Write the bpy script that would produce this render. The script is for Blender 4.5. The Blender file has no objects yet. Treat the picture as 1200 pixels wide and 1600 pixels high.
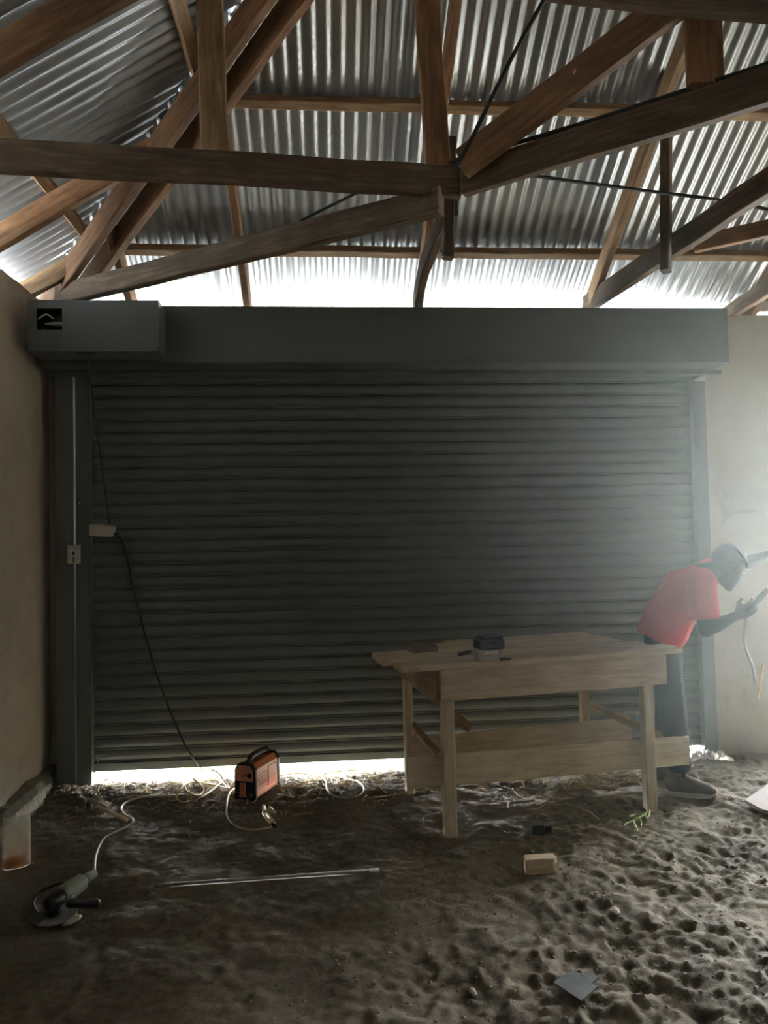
import bpy, bmesh, math, random
from mathutils import Vector, Matrix, noise
random.seed(7)
S = bpy.context.scene
COL = S.collection
R = math.radians

# ------------------------------------------------------------------ camera
F_PX = 1155.0
EYE = Vector((0.0, 0.0, 1.55))
YAW, PITCH, ROLL = R(4.5), R(1.98), R(1.15)
_f = Vector((math.sin(YAW)*math.cos(PITCH), math.cos(YAW)*math.cos(PITCH), math.sin(PITCH)))
_r0 = Vector((math.cos(YAW), -math.sin(YAW), 0))
_u0 = _r0.cross(_f)
_r = _r0*math.cos(ROLL) - _u0*math.sin(ROLL)
_u = _r0*math.sin(ROLL) + _u0*math.cos(ROLL)
cam = bpy.data.cameras.new('camera')
cam.sensor_fit = 'VERTICAL'
cam.sensor_height = 36.0
cam.lens = F_PX/1600*36.0
cam.clip_start = 0.02
camo = bpy.data.objects.new('camera', cam)
COL.objects.link(camo)
camo.matrix_world = Matrix(((_r.x, _u.x, -_f.x, EYE.x), (_r.y, _u.y, -_f.y, EYE.y), (_r.z, _u.z, -_f.z, EYE.z), (0, 0, 0, 1)))
S.camera = camo

# ------------------------------------------------------------------ light and exposure
S.view_settings.view_transform = 'Standard'
S.view_settings.look = 'None'
S.view_settings.gamma = 1
S.view_settings.use_curve_mapping = False
S.view_settings.exposure = 0.6
w = bpy.data.worlds.new('sky')
S.world = w
w.use_nodes = True
wn = w.node_tree
wn.nodes.clear()
wo = wn.nodes.new('ShaderNodeOutputWorld')
wb = wn.nodes.new('ShaderNodeBackground')
# hazy tropical sky: a little brighter towards the horizon
wtc = wn.nodes.new('ShaderNodeTexCoord'); wsx = wn.nodes.new('ShaderNodeSeparateXYZ'); wrp = wn.nodes.new('ShaderNodeValToRGB')
wn.links.new(wtc.outputs['Generated'], wsx.inputs[0]); wn.links.new(wsx.outputs['Z'], wrp.inputs[0])
wrp.color_ramp.elements[0].position = 0.0; wrp.color_ramp.elements[0].color = (1.0, 1.0, 1.0, 1)
wrp.color_ramp.elements[1].position = 0.9; wrp.color_ramp.elements[1].color = (0.50, 0.60, 0.74, 1)
wn.links.new(wrp.outputs[0], wb.inputs['Color'])
wb.inputs['Strength'].default_value = 60.0
wn.links.new(wb.outputs[0], wo.inputs[0])
sun = bpy.data.lights.new('sun', 'SUN')
sun.energy = 30.0
sun.angle = R(0.8)
sun.color = (1.0, 0.96, 0.88)
suno = bpy.data.objects.new('sun', sun)
COL.objects.link(suno)
# the sun stands high over the yard in front of the shutter
suno.rotation_euler = Vector((0.66, -0.36, -0.66)).to_track_quat('-Z', 'Y').to_euler()

# ------------------------------------------------------------------ where a sight line meets the place (photo is 1200 x 1600)
def ray(px, py):
    return (_f + _r*((px-600)/F_PX) - _u*((py-800)/F_PX))
def at_z(px, py, z):
    d = ray(px, py); t = (z-EYE.z)/d.z
    return EYE + d*t
def at_y(px, py, y):
    d = ray(px, py); t = (y-EYE.y)/d.y
    return EYE + d*t
def at_x(px, py, x):
    d = ray(px, py); t = (x-EYE.x)/d.x
    return EYE + d*t
def fl(px, py):
    return at_z(px, py, 0.0)
def at_d(px, py, d):
    return EYE + ray(px, py)*d
# the roof: two planes that meet on a hip
XL, YW = -1.83, 5.06            # inner faces of left and front wall
Z0, TAN = 3.32, 0.62            # sheet height above the wall's inner face, pitch
def zf(y): return Z0 + TAN*(YW-y)
def zl(x): return Z0 + TAN*(x-XL)
def roof_f(px, py, off):
    d = ray(px, py)            # z = Z0+TAN*(YW-y)-off
    t = (Z0-off+TAN*YW-EYE.z)/(d.z+TAN*d.y)
    return EYE + d*t
def roof_l(px, py, off):
    d = ray(px, py)
    t = (Z0-off-TAN*XL-EYE.z)/(d.z-TAN*d.x)
    return EYE + d*t

# ------------------------------------------------------------------ materials
def nodes(name):
    m = bpy.data.materials.new(name); m.use_nodes = True
    nt = m.node_tree
    return m, nt, nt.nodes['Principled BSDF']
def N(nt, typ, **kw):
    n = nt.nodes.new(typ)
    for k, v in kw.items():
        if k in n.inputs: n.inputs[k].default_value = v
        else: setattr(n, k, v)
    return n
def ramp(nt, fac, stops):
    r = nt.nodes.new('ShaderNodeValToRGB')
    cr = r.color_ramp
    while len(cr.elements) < len(stops): cr.elements.new(0.5)
    for e, (p, c) in zip(cr.elements, stops):
        e.position = p; e.color = (*c, 1)
    nt.links.new(fac, r.inputs[0])
    return r.outputs[0]
def coords(nt, scale=(1, 1, 1), kind='Object', loc=None):
    tc = nt.nodes.new('ShaderNodeTexCoord')
    mp = nt.nodes.new('ShaderNodeMapping')
    mp.inputs['Scale'].default_value = scale
    nt.links.new(tc.outputs[kind], mp.inputs[0])
    if loc is not None: nt.links.new(loc, mp.inputs['Location'])
    return mp.outputs[0]
def bump(nt, bsdf, h, strength=0.3, dist=0.01):
    b = N(nt, 'ShaderNodeBump', Strength=strength, Distance=dist)
    nt.links.new(h, b.inputs['Height'])
    nt.links.new(b.outputs[0], bsdf.inputs['Normal'])
def flat(name, col, rough=0.6, metal=0.0, var=0.15, scale=12.0, bmp=0.1):
    m, nt, b = nodes(name)
    c = coords(nt)
    n = N(nt, 'ShaderNodeTexNoise', Scale=scale, Detail=5.0)
    nt.links.new(c, n.inputs['Vector'])
    lo = tuple(x*(1-var) for x in col); hi = tuple(min(1, x*(1+var)) for x in col)
    nt.links.new(ramp(nt, n.outputs[0], [(0.3, lo), (0.7, hi)]), b.inputs['Base Color'])
    b.inputs['Roughness'].default_value = rough
    b.inputs['Metallic'].default_value = metal
    if bmp: bump(nt, b, n.outputs[0], bmp, 0.004)
    return m
def wood(name, dark, mid, light, stain=0.35):
    m, nt, b = nodes(name)
    oi = nt.nodes.new('ShaderNodeObjectInfo')
    mul = N(nt, 'ShaderNodeMath', operation='MULTIPLY'); mul.inputs[1].default_value = 37.0
    nt.links.new(oi.outputs['Random'], mul.inputs[0])
    cv = nt.nodes.new('ShaderNodeCombineXYZ')
    for i in range(3): nt.links.new(mul.outputs[0], cv.inputs[i])
    c = coords(nt, (0.9, 9, 9), loc=cv.outputs[0])
    n = N(nt, 'ShaderNodeTexNoise', Scale=5.0, Detail=7.0, Roughness=0.6, Distortion=0.6)
    nt.links.new(c, n.inputs['Vector'])
    col = ramp(nt, n.outputs[0], [(0.25, dark), (0.5, mid), (0.75, light)])
    c2 = coords(nt, (1, 1, 1), loc=cv.outputs[0])
    n2 = N(nt, 'ShaderNodeTexNoise', Scale=3.2, Detail=6.0, Roughness=0.65)
    nt.links.new(c2, n2.inputs['Vector'])
    st = ramp(nt, n2.outputs[0], [(0.38, (0.55, 0.5, 0.45)), (0.62, (1, 1, 1))])
    mx = N(nt, 'ShaderNodeMix', data_type='RGBA', blend_type='MULTIPLY'); mx.inputs[0].default_value = stain*2
    nt.links.new(col, mx.inputs[6]); nt.links.new(st, mx.inputs[7])
    hv = N(nt, 'ShaderNodeHueSaturation')
    v = N(nt, 'ShaderNodeMapRange'); v.inputs['To Min'].default_value = 0.8; v.inputs['To Max'].default_value = 1.2
    nt.links.new(oi.outputs['Random'], v.inputs['Value']); nt.links.new(v.outputs[0], hv.inputs['Value'])
    nt.links.new(mx.outputs[2], hv.inputs['Color'])
    nt.links.new(hv.outputs[0], b.inputs['Base Color'])
    b.inputs['Roughness'].default_value = 0.75
    bump(nt, b, n.outputs[0], 0.35, 0.004)
    return m
M = {}
M['wood_red'] = wood('sawn_red_timber', (0.11, 0.058, 0.028), (0.25, 0.135, 0.065), (0.38, 0.22, 0.11))
M['wood_pale'] = wood('sawn_pale_timber', (0.17, 0.105, 0.055), (0.33, 0.215, 0.115), (0.50, 0.36, 0.215))
M['wood_grey'] = wood('weathered_timber', (0.065, 0.045, 0.027), (0.135, 0.095, 0.058), (0.24, 0.18, 0.115), 0.45)
M['wood_bench'] = wood('bench_timber', (0.38, 0.31, 0.215), (0.56, 0.475, 0.345), (0.70, 0.61, 0.46), 0.2)

def galv():
    m, nt, b = nodes('galvanised_sheet')
    c = coords(nt)
    n = N(nt, 'ShaderNodeTexNoise', Scale=2.2, Detail=6.0, Roughness=0.6)
    n2 = N(nt, 'ShaderNodeTexNoise', Scale=45.0, Detail=3.0)
    nt.links.new(c, n.inputs['Vector']); nt.links.new(c, n2.inputs['Vector'])
    nt.links.new(ramp(nt, n.outputs[0], [(0.3, (0.36, 0.385, 0.40)), (0.7, (0.50, 0.52, 0.53))]), b.inputs['Base Color'])
    r = ramp(nt, n2.outputs[0], [(0.3, (0.30,)*3), (0.7, (0.42,)*3)])
    nt.links.new(r, b.inputs['Roughness'])
    b.inputs['Metallic'].default_value = 0.78
    return m
M['galv'] = galv()

def plaster(name, a, bcol, c_dark):
    m, nt, b = nodes(name)
    c = coords(nt)
    n = N(nt, 'ShaderNodeTexNoise', Scale=1.1, Detail=8.0, Roughness=0.62)
    n2 = N(nt, 'ShaderNodeTexNoise', Scale=26.0, Detail=7.0, Roughness=0.7)
    n3 = N(nt, 'ShaderNodeTexNoise', Scale=3.4, Detail=8.0, Roughness=0.7, Distortion=1.2)
    for q in (n, n2, n3): nt.links.new(c, q.inputs['Vector'])
    col = ramp(nt, n.outputs[0], [(0.3, a), (0.68, bcol)])
    st = ramp(nt, n3.outputs[0], [(0.30, c_dark), (0.42, (1, 1, 1))])
    mx = N(nt, 'ShaderNodeMix', data_type='RGBA', blend_type='MULTIPLY'); mx.inputs[0].default_value = 0.6
    nt.links.new(col, mx.inputs[6]); nt.links.new(st, mx.inputs[7])
    nt.links.new(mx.outputs[2], b.inputs['Base Color'])
    b.inputs['Roughness'].default_value = 0.92
    ad = N(nt, 'ShaderNodeMath', operation='ADD')
    nt.links.new(n2.outputs[0], ad.inputs[0]); nt.links.new(n3.outputs[0], ad.inputs[1])
    bump(nt, b, ad.outputs[0], 0.35, 0.012)
    return m
M['plaster'] = plaster('cement_plaster', (0.33, 0.285, 0.215), (0.50, 0.445, 0.345), (0.55, 0.5, 0.42))
M['concrete'] = plaster('rough_concrete', (0.12, 0.108, 0.082), (0.22, 0.20, 0.15), (0.4, 0.38, 0.33))

M['block'] = plaster('low_bounce_blockwork', (0.085, 0.078, 0.066), (0.13, 0.12, 0.10), (0.5, 0.5, 0.5))  # unseen walls darkened to cut light bounced around the room
def dirt():
    m, nt, b = nodes('trodden_dirt')
    c = coords(nt)
    n = N(nt, 'ShaderNodeTexNoise', Scale=1.6, Detail=9.0, Roughness=0.65)
    n2 = N(nt, 'ShaderNodeTexNoise', Scale=34.0, Detail=8.0, Roughness=0.75)
    n3 = N(nt, 'ShaderNodeTexVoronoi', Scale=60.0)
    for q in (n, n2, n3): nt.links.new(c, q.inputs['Vector'])
    col = ramp(nt, n.outputs[0], [(0.30, (0.092, 0.077, 0.050)), (0.55, (0.155, 0.131, 0.086)), (0.75, (0.235, 0.200, 0.134))])
    st = ramp(nt, n2.outputs[0], [(0.32, (0.55, 0.55, 0.55)), (0.72, (1.25, 1.22, 1.15))])
    mx = N(nt, 'ShaderNodeMix', data_type='RGBA', blend_type='MULTIPLY'); mx.inputs[0].default_value = 0.9
    nt.links.new(col, mx.inputs[6]); nt.links.new(st, mx.inputs[7])
    nt.links.new(mx.outputs[2], b.inputs['Base Color'])
    b.inputs['Roughness'].default_value = 0.95
    bump(nt, b, n2.outputs[0], 0.6, 0.012)
    return m
M['dirt'] = dirt()
M['sand'] = flat('sunlit_sand', (0.24, 0.23, 0.20), 0.95, var=0.2, scale=3)
M['shutter'] = flat('charcoal_powder_coat', (0.138, 0.156, 0.149), 0.40, 0.25, var=0.08, scale=3, bmp=0)
M['hood'] = flat('charcoal_steel_sheet', (0.125, 0.140, 0.136), 0.45, 0.3, var=0.10, scale=2, bmp=0.03)
M['steel'] = flat('bare_steel', (0.50, 0.50, 0.47), 0.35, 0.9, var=0.15, scale=20, bmp=0)
M['lock'] = flat('zinc_lock', (0.55, 0.54, 0.48), 0.4, 0.7, var=0.1, scale=30)
M['black'] = flat('black_plastic', (0.016, 0.016, 0.017), 0.42, var=0.1, bmp=0.02)
M['rubber'] = flat('black_rubber', (0.022, 0.021, 0.020), 0.6, bmp=0.02)
M['boxgrey'] = flat('grey_plastic', (0.42, 0.42, 0.36), 0.55, var=0.06, bmp=0.02)
M['orange'] = flat('orange_enamel', (0.55, 0.17, 0.06), 0.45, var=0.15, scale=20, bmp=0.02)
M['orange_d'] = flat('deep_orange_label', (0.50, 0.10, 0.025), 0.45, var=0.1, bmp=0)
M['pink'] = flat('faded_orange_panel', (0.55, 0.27, 0.17), 0.5, var=0.1, bmp=0)
M['white'] = flat('white_print', (0.7, 0.68, 0.6), 0.5, bmp=0)
M['grinder'] = flat('sage_green_casing', (0.30, 0.34, 0.27), 0.38, var=0.08, bmp=0.02)
M['disc'] = flat('abrasive_disc', (0.05, 0.048, 0.044), 0.8, var=0.2, scale=60, bmp=0.3)
M['tarnish'] = flat('tarnished_steel', (0.26, 0.26, 0.23), 0.5, 0.4, var=0.2, scale=20, bmp=0)
M['padcover'] = flat('worn_pad', (0.40, 0.37, 0.30), 0.6)
M['cable_y'] = flat('dusty_yellow_cable', (0.42, 0.36, 0.20), 0.6, bmp=0.02)
M['cable_p'] = flat('pale_cable', (0.46, 0.43, 0.36), 0.55, bmp=0.02)
M['cable_g'] = flat('green_twine', (0.38, 0.52, 0.20), 0.7, bmp=0.02)
M['redp'] = flat('red_plastic', (0.55, 0.06, 0.03), 0.5, bmp=0)
M['brass'] = flat('brass_clamp', (0.62, 0.56, 0.36), 0.35, 0.8, bmp=0.05)
M['shirt'] = flat('red_cotton', (0.52, 0.035, 0.06), 0.9, var=0.12, scale=9, bmp=0.1)
M['trousers'] = flat('dark_trousers', (0.030, 0.033, 0.040), 0.85, var=0.2, scale=9, bmp=0.1)
M['shoe'] = flat('dusty_shoe', (0.11, 0.095, 0.075), 0.8, var=0.2)
M['sole'] = flat('shoe_sole', (0.28, 0.25, 0.18), 0.8)
M['skin'] = flat('dark_skin', (0.040, 0.023, 0.016), 0.65, var=0.08, scale=8, bmp=0.03)
M['hair'] = flat('black_hair', (0.010, 0.009, 0.009), 0.9, scale=120, bmp=0.5)
for k_ in ('skin', 'hair', 'shirt', 'trousers', 'shoe'):
    M[k_].node_tree.nodes['Principled BSDF'].inputs['Specular IOR Level'].default_value = 0.12
M['eye'] = flat('eye_white', (0.35, 0.33, 0.28), 0.3, bmp=0)
M['stone'] = flat('grey_stone', (0.30, 0.26, 0.20), 0.95, var=0.25, scale=18, bmp=0.4)
M['clod'] = flat('dry_clod', (0.20, 0.17, 0.115), 0.95, var=0.25, bmp=0)
M['straw'] = flat('straw', (0.50, 0.40, 0.22), 0.85, bmp=0)
M['sun_slit'] = flat('sun_slit_gold', (0.75, 0.48, 0.12), 0.5)  # golden colour stands for sunlight on the wall
M['board'] = flat('grey_board', (0.24, 0.20, 0.165), 0.85, var=0.15, scale=6)
M['darkplate'] = flat('dark_steel_plate', (0.11, 0.12, 0.11), 0.55, 0.3, var=0.2)
M['greenbox'] = flat('dark_green_plastic', (0.035, 0.05, 0.045), 0.45)
M['offcut'] = wood('pale_offcut', (0.42, 0.33, 0.22), (0.58, 0.47, 0.33), (0.70, 0.60, 0.45), 0.15)
M['bluebox'] = flat('blue_grey_box', (0.06, 0.075, 0.11), 0.5)
M['carton'] = flat('printed_carton', (0.36, 0.34, 0.31), 0.7)
def plastic_jug(name, a, b_, clear=0.0):
    m, nt, b = nodes(name)
    c = coords(nt)
    n = N(nt, 'ShaderNodeTexNoise', Scale=14.0, Detail=5.0)
    nt.links.new(c, n.inputs['Vector'])
    col = ramp(nt, n.outputs[0], [(0.3, a), (0.7, b_)])
    nt.links.new(col, b.inputs['Base Color']); b.inputs['Roughness'].default_value = 0.35
    tr = nt.nodes.new('ShaderNodeBsdfTranslucent'); nt.links.new(col, tr.inputs[0])
    mx = nt.nodes.new('ShaderNodeMixShader'); mx.inputs[0].default_value = 0.6
    nt.links.new(b.outputs[0], mx.inputs[1]); nt.links.new(tr.outputs[0], mx.inputs[2])
    tp = nt.nodes.new('ShaderNodeBsdfTransparent'); m2 = nt.nodes.new('ShaderNodeMixShader'); m2.inputs[0].default_value = clear
    nt.links.new(mx.outputs[0], m2.inputs[1]); nt.links.new(tp.outputs[0], m2.inputs[2])
    nt.links.new(m2.outputs[0], nt.nodes['Material Output'].inputs[0])
    return m
M['jug'] = plastic_jug('cloudy_plastic', (0.72, 0.68, 0.55), (0.88, 0.85, 0.75), 0.55)
M['amber'] = plastic_jug('amber_liquid', (0.80, 0.40, 0.04), (0.90, 0.50, 0.08))
def foil():
    m, nt, b = nodes('clear_film')
    b.inputs['Base Color'].default_value = (0.75, 0.75, 0.70, 1)
    b.inputs['Roughness'].default_value = 0.15
    b.inputs['Metallic'].default_value = 0.35
    c = coords(nt); n = N(nt, 'ShaderNodeTexNoise', Scale=25.0, Detail=4.0)
    nt.links.new(c, n.inputs['Vector']); bump(nt, b, n.outputs[0], 0.6, 0.01)
    return m
M['film'] = foil()

# ------------------------------------------------------------------ mesh helpers
def link(o, parent=None):
    COL.objects.link(o)
    if parent is not None: o.parent = parent
    return o
def empty(name, loc=(0, 0, 0), rotz=0.0, label=None, cat=None, group=None, kind=None):
    o = bpy.data.objects.new(name, None)
    o.location = loc; o.rotation_euler = (0, 0, rotz)
    o.empty_display_size = 0.1
    link(o); tag(o, label, cat, group, kind)
    return o
def tag(o, label=None, cat=None, group=None, kind=None):
    if label: o['label'] = label
    if cat: o['category'] = cat
    if group: o['group'] = group
    if kind: o['kind'] = kind
    return o
class MB:
    """collects shapes into one mesh"""
    def __init__(s): s.v = []; s.f = []
    def add(s, vs, fs, mat=None):
        k = len(s.v)
        s.v += [tuple(mat @ Vector(p)) if mat else tuple(p) for p in vs]
        s.f += [tuple(i+k for i in q) for q in fs]
        return s
    def box(s, a, b, mat=None):
        x0, y0, z0 = a; x1, y1, z1 = b
        vs = [(x0, y0, z0), (x1, y0, z0), (x1, y1, z0), (x0, y1, z0), (x0, y0, z1), (x1, y0, z1), (x1, y1, z1), (x0, y1, z1)]
        return s.add(vs, [(0, 3, 2, 1), (4, 5, 6, 7), (0, 1, 5, 4), (1, 2, 6, 5), (2, 3, 7, 6), (3, 0, 4, 7)], mat)
    def tube(s, pts, r, seg=8, cap=True, sx=1.0, sy=1.0, up=None):
        pts = [Vector(p) for p in pts]; n = len(pts)
        rs = r if isinstance(r, (list, tuple)) else [r]*n
        t0 = (pts[1]-pts[0]).normalized()
        nr = Vector(up) if up is not None else (Vector((0, 0, 1)) if abs(t0.z) < 0.9 else Vector((1, 0, 0)))
        nr = (nr - t0*nr.dot(t0)).normalized()
        vs = []
        for i, p in enumerate(pts):
            t = (pts[min(i+1, n-1)]-pts[max(i-1, 0)]).normalized()
            nr = (nr - t*nr.dot(t))
            nr = nr.normalized() if nr.length > 1e-6 else t.orthogonal().normalized()
            bn = t.cross(nr)
            ri = rs[i]
            a, b = (ri if isinstance(ri, (list, tuple)) else (ri*sx, ri*sy))
            for k in range(seg):
                an = 2*math.pi*k/seg
                vs.append(p + bn*(math.cos(an)*a) + nr*(math.sin(an)*b))
        fs = []
        for i in range(n-1):
            for k in range(seg):
                a, b = i*seg+k, i*seg+(k+1) % seg
                fs.append((a, b, b+seg, a+seg))
        if cap:
            fs.append(tuple(range(seg))[::-1]); fs.append(tuple(range((n-1)*seg, n*seg)))
        return s.add(vs, fs)
    def ball(s, c, rx, ry=None, rz=None, mat=None, u=14, v=9):
        ry = ry or rx; rz = rz or rx; c = Vector(c)
        vs = [Vector((0, 0, rz))]
        for j in range(1, v):
            th = math.pi*j/v
            for i in range(u):
                ph = 2*math.pi*i/u
                vs.append(Vector((rx*math.sin(th)*math.cos(ph), ry*math.sin(th)*math.sin(ph), rz*math.cos(th))))
        vs.append(Vector((0, 0, -rz)))
        fs = [(0, 1+i, 1+(i+1) % u) for i in range(u)]
        for j in range(v-2):
            for i in range(u):
                a = 1+j*u+i; b = 1+j*u+(i+1) % u
                fs.append((a, a+u, b+u, b))
        L = len(vs)-1
        fs += [(L, 1+(v-2)*u+(i+1) % u, 1+(v-2)*u+i) for i in range(u)]
        if mat: vs = [mat @ p for p in vs]
        return s.add([p+c for p in vs], fs)
    def prism(s, poly, a, b, axis='y', mat=None):
        n = len(poly)
        def P(p, h):
            return {'y': (p[0], h, p[1]), 'x': (h, p[0], p[1]), 'z': (p[0], p[1], h)}[axis]
        vs = [P(p, a) for p in poly] + [P(p, b) for p in poly]
        fs = [tuple(range(n))[::-1], tuple(range(n, 2*n))] + [(i, (i+1) % n, n+(i+1) % n, n+i) for i in range(n)]
        return s.add(vs, fs, mat)
    def lathe(s, prof, seg=20, mat=None):
        n = len(prof); vs = []
        for r_, z in prof:
            for k in range(seg):
                a = 2*math.pi*k/seg
                vs.append((r_*math.cos(a), r_*math.sin(a), z))
        fs = [(i*seg+k, i*seg+(k+1) % seg, (i+1)*seg+(k+1) % seg, (i+1)*seg+k) for i in range(n-1) for k in range(seg)]
        fs.append(tuple(range(seg))[::-1]); fs.append(tuple(range((n-1)*seg, n*seg)))
        return s.add(vs, fs, mat)
    def build(s, name, mat, parent=None, smooth=False, bevel=0.0, loc=None, rot=None, fix=True):
        me = bpy.data.meshes.new(name)
        me.from_pydata(s.v, [], s.f)
        bm = bmesh.new(); bm.from_mesh(me)
        if fix: bmesh.ops.recalc_face_normals(bm, faces=bm.faces)
        if bevel: bmesh.ops.bevel(bm, geom=list(bm.edges), offset=bevel, segments=1, affect='EDGES', clamp_overlap=True)
        bm.to_mesh(me); bm.free()
        if smooth:
            me.polygons.foreach_set('use_smooth', [True]*len(me.polygons))
        me.materials.append(M[mat] if isinstance(mat, str) else mat)
        o = bpy.data.objects.new(name, me)
        if loc is not None: o.location = loc
        if rot is not None: o.rotation_euler = rot
        return link(o, parent)
def smooth_path(pts, sub=6, closed=False):
    pts = [Vector(p) for p in pts]; n = len(pts); out = []
    for i in range(n-1):
        p0, p1, p2, p3 = pts[max(i-1, 0)], pts[i], pts[i+1], pts[min(i+2, n-1)]
        for k in range(sub):
            t = k/sub
            out.append(0.5*((2*p1)+(p2-p0)*t+(2*p0-5*p1+4*p2-p3)*t*t+(3*p1-p0-3*p2+p3)*t**3))
    out.append(pts[-1])
    return out
def beam(name, mat, p0, p1, wid, hei, parent, up=(0, 0, 1), bow=0.0, wob=0.004):
    """a sawn timber from p0 to p1: length along local x, hei along local z"""
    p0, p1 = Vector(p0), Vector(p1)
    L = (p1-p0).length; x = (p1-p0)/L
    z = Vector(up); z = (z-x*z.dot(x)).normalized(); y = z.cross(x)
    n = max(3, int(L/0.25)); mb = MB(); vs = []; rnd = random.Random(name+str(round(L*1000)))
    c = 0.006
    for i in range(n+1):
        t = i/n; s = t*L
        o = Vector((0, bow*4*t*(1-t)+rnd.uniform(-wob, wob), rnd.uniform(-wob, wob)))
        for (a, b) in ((-1, -1), (1, -1), (1, 1), (-1, 1)):
            for q in ((0, 1), (1, 0)) if a*b > 0 else ((1, 0), (0, 1)):
                vs.append(Vector((s, a*(wid/2-c*q[0]), b*(hei/2-c*q[1])))+o)
    fs = []
    for i in range(n):
        for k in range(8):
            a, b = i*8+k, i*8+(k+1) % 8
            fs.append((a, b, b+8, a+8))
    fs.append(tuple(range(8))); fs.append(tuple(range(n*8, n*8+8)))
    mb.add(vs, fs)
    o = mb.build(name, mat, None)
    o.matrix_world = Matrix(((x.x, y.x, z.x, p0.x), (x.y, y.y, z.y, p0.y), (x.z, y.z, z.z, p0.z), (0, 0, 0, 1)))
    if parent is not None:
        o.parent = parent
        if parent.location.length > 0 or parent.rotation_euler.z:
            bpy.context.view_layer.update()
            o.matrix_parent_inverse = parent.matrix_world.inverted()
    return o
HAZE = True

# ------------------------------------------------------------------ ground
def fbm(x, y, s, o=4, seed=0.0):
    return noise.fractal(Vector((x*s+seed, y*s-seed, seed*0.37)), 1.0, 2.1, o)
def sstep(a, b, x):
    t = max(0.0, min(1.0, (x-a)/(b-a))); return t*t*(3-2*t)
def ground(x, y):
    # trodden earth: churned on the right, flatter in the middle, a low ridge of rubble at the shutter
    rough = 0.35 + 0.65*sstep(0.0, 1.3, x - 0.8*(y-3.0))
    rough = max(rough, 0.75*sstep(4.1, 4.6, y))
    h = 0.030*fbm(x, y, 0.9, 3, 3.1)
    wx = x+0.09*fbm(x, y, 3.0, 2, 11.0); wy = y+0.09*fbm(x, y, 3.0, 2, 17.0)
    h += 0.026*rough*fbm(wx, wy, 3.6, 3, 9.7)
    a = abs(fbm(wx, wy, 7.0, 3, 4.4)); b = abs(fbm(wy, wx, 13.0, 3, 6.1))
    h += rough*(0.020*(0.5-a)+0.014*(0.5-b))
    m = fbm(x, y, 2.2, 2, 21.0)
    h += 0.012*rough*fbm(x, y, 26.0, 3, 1.3)*(1.0+0.8*m)
    k = sstep(4.85, 5.1, y)
    return (h-0.020)*(1-k) + (0.25*h-0.022)*k
def axis(spans):
    out = []
    for a, b, st in spans:
        n = max(1, int(round((b-a)/st)))
        out += [a+(b-a)*i/n for i in range(n)]
    out.append(spans[-1][1]); return out
xs = axis([(-2.0, 3.3, 0.015), (3.3, 7.2, 0.12)])
ys = axis([(-4.1, 1.6, 0.2), (1.6, 5.16, 0.015)])
vs = [(x, y, ground(x, y)) for y in ys for x in xs]
nx = len(xs)
fs = [(j*nx+i, j*nx+i+1, (j+1)*nx+i+1, (j+1)*nx+i) for j in range(len(ys)-1) for i in range(nx-1)]
mb = MB(); mb.add(vs, fs)
tag(mb.build('floor', 'dirt', smooth=True, fix=False), 'trodden bare earth floor of the workshop', kind='structure')
def gz(p):
    return ground(p.x, p.y)
def fg(px, py, dz=0.0):
    p = fl(px, py)
    for _ in range(3):
        p = at_z(px, py, ground(p.x, p.y)+dz)
    return p
# the yard outside
mb = MB(); mb.box((-30, 5.16, -0.3), (30, 45, -0.03))
tag(mb.build('yard_ground', 'sand'), 'pale sunlit ground of the yard outside', kind='structure')

# unseen house added across the yard to block light from the left floor
mb = MB(); mb.box((12.5, 4.0, -0.1), (20.0, 10.4, 7.6)); mb.prism([(12.2, 7.6), (20.3, 7.6), (16.2, 9.6)], 3.7, 10.7, axis='y')
LIGHT_BLOCK = mb
# ------------------------------------------------------------------ walls
XR, YB = 7.0, -4.0
tag(LIGHT_BLOCK.build('wall_light_block', 'concrete', fix=False), 'added unseen concrete house blocking light beyond the open bay', kind='structure')
WT = 3.10
OX0, OX1, OZ = 3.3, 6.6, 3.0      # the open bay to the right, outside the picture
def wall(name, boxes, label, mat='plaster'):
    mb = MB()
    for a, b in boxes: mb.box(a, b)
    return tag(mb.build(name, mat, fix=False), label, kind='structure')
wall('wall_front', [((XL-0.15, YW, -0.1), (-1.70, YW+0.15, WT-0.2)), ((-1.70, YW+0.0, 2.66), (2.62, YW+0.15, 2.86)),
                    ((2.62, YW, -0.1), (OX0, YW+0.15, WT)), ((OX0, YW, OZ), (OX1, YW+0.15, WT)), ((OX1, YW, -0.1), (XR+0.15, YW+0.15, WT))],
     'cream cement-plastered front wall around the shutter')
# left wall with an uneven plastered face
def rough_wall(name, x, y0, y1, z1, label):
    mb = MB(); st = 0.06
    ny, nz = int((y1-y0)/st), int(z1/st)
    vs = []
    for k in range(nz+1):
        for j in range(ny+1):
            yy = y0+(y1-y0)*j/ny; zz = -0.1+(z1+0.1)*k/nz
            b = 0.012*fbm(yy, zz, 1.3, 4, 2.2)
            top = 0.02*fbm(yy, 0, 5, 3, 7) if k == nz else 0
            low = 0.02*fbm(yy, zz, 5, 3, 4)*(1-sstep(0.0, 0.9, zz))
            vs.append((x+b+low, yy, zz+top))
    fs = [(k*(ny+1)+j, (k+1)*(ny+1)+j, (k+1)*(ny+1)+j+1, k*(ny+1)+j+1) for k in range(nz) for j in range(ny)]
    n0 = len(vs)
    mb.add(vs, fs); mb.box((x-0.15, y0, -0.1), (x-0.03, y1, z1-0.02))
    mb.add([(x-0.1, y0, z1-0.02), (x, y0, z1-0.02), (x, y1, z1-0.02), (x-0.1, y1, z1-0.02)], [(0, 1, 2, 3)])
    o = mb.build(name, 'plaster', fix=False)
    o.data.polygons.foreach_set('use_smooth', [True]*len(o.data.polygons))
    return tag(o, label, kind='structure')
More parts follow.
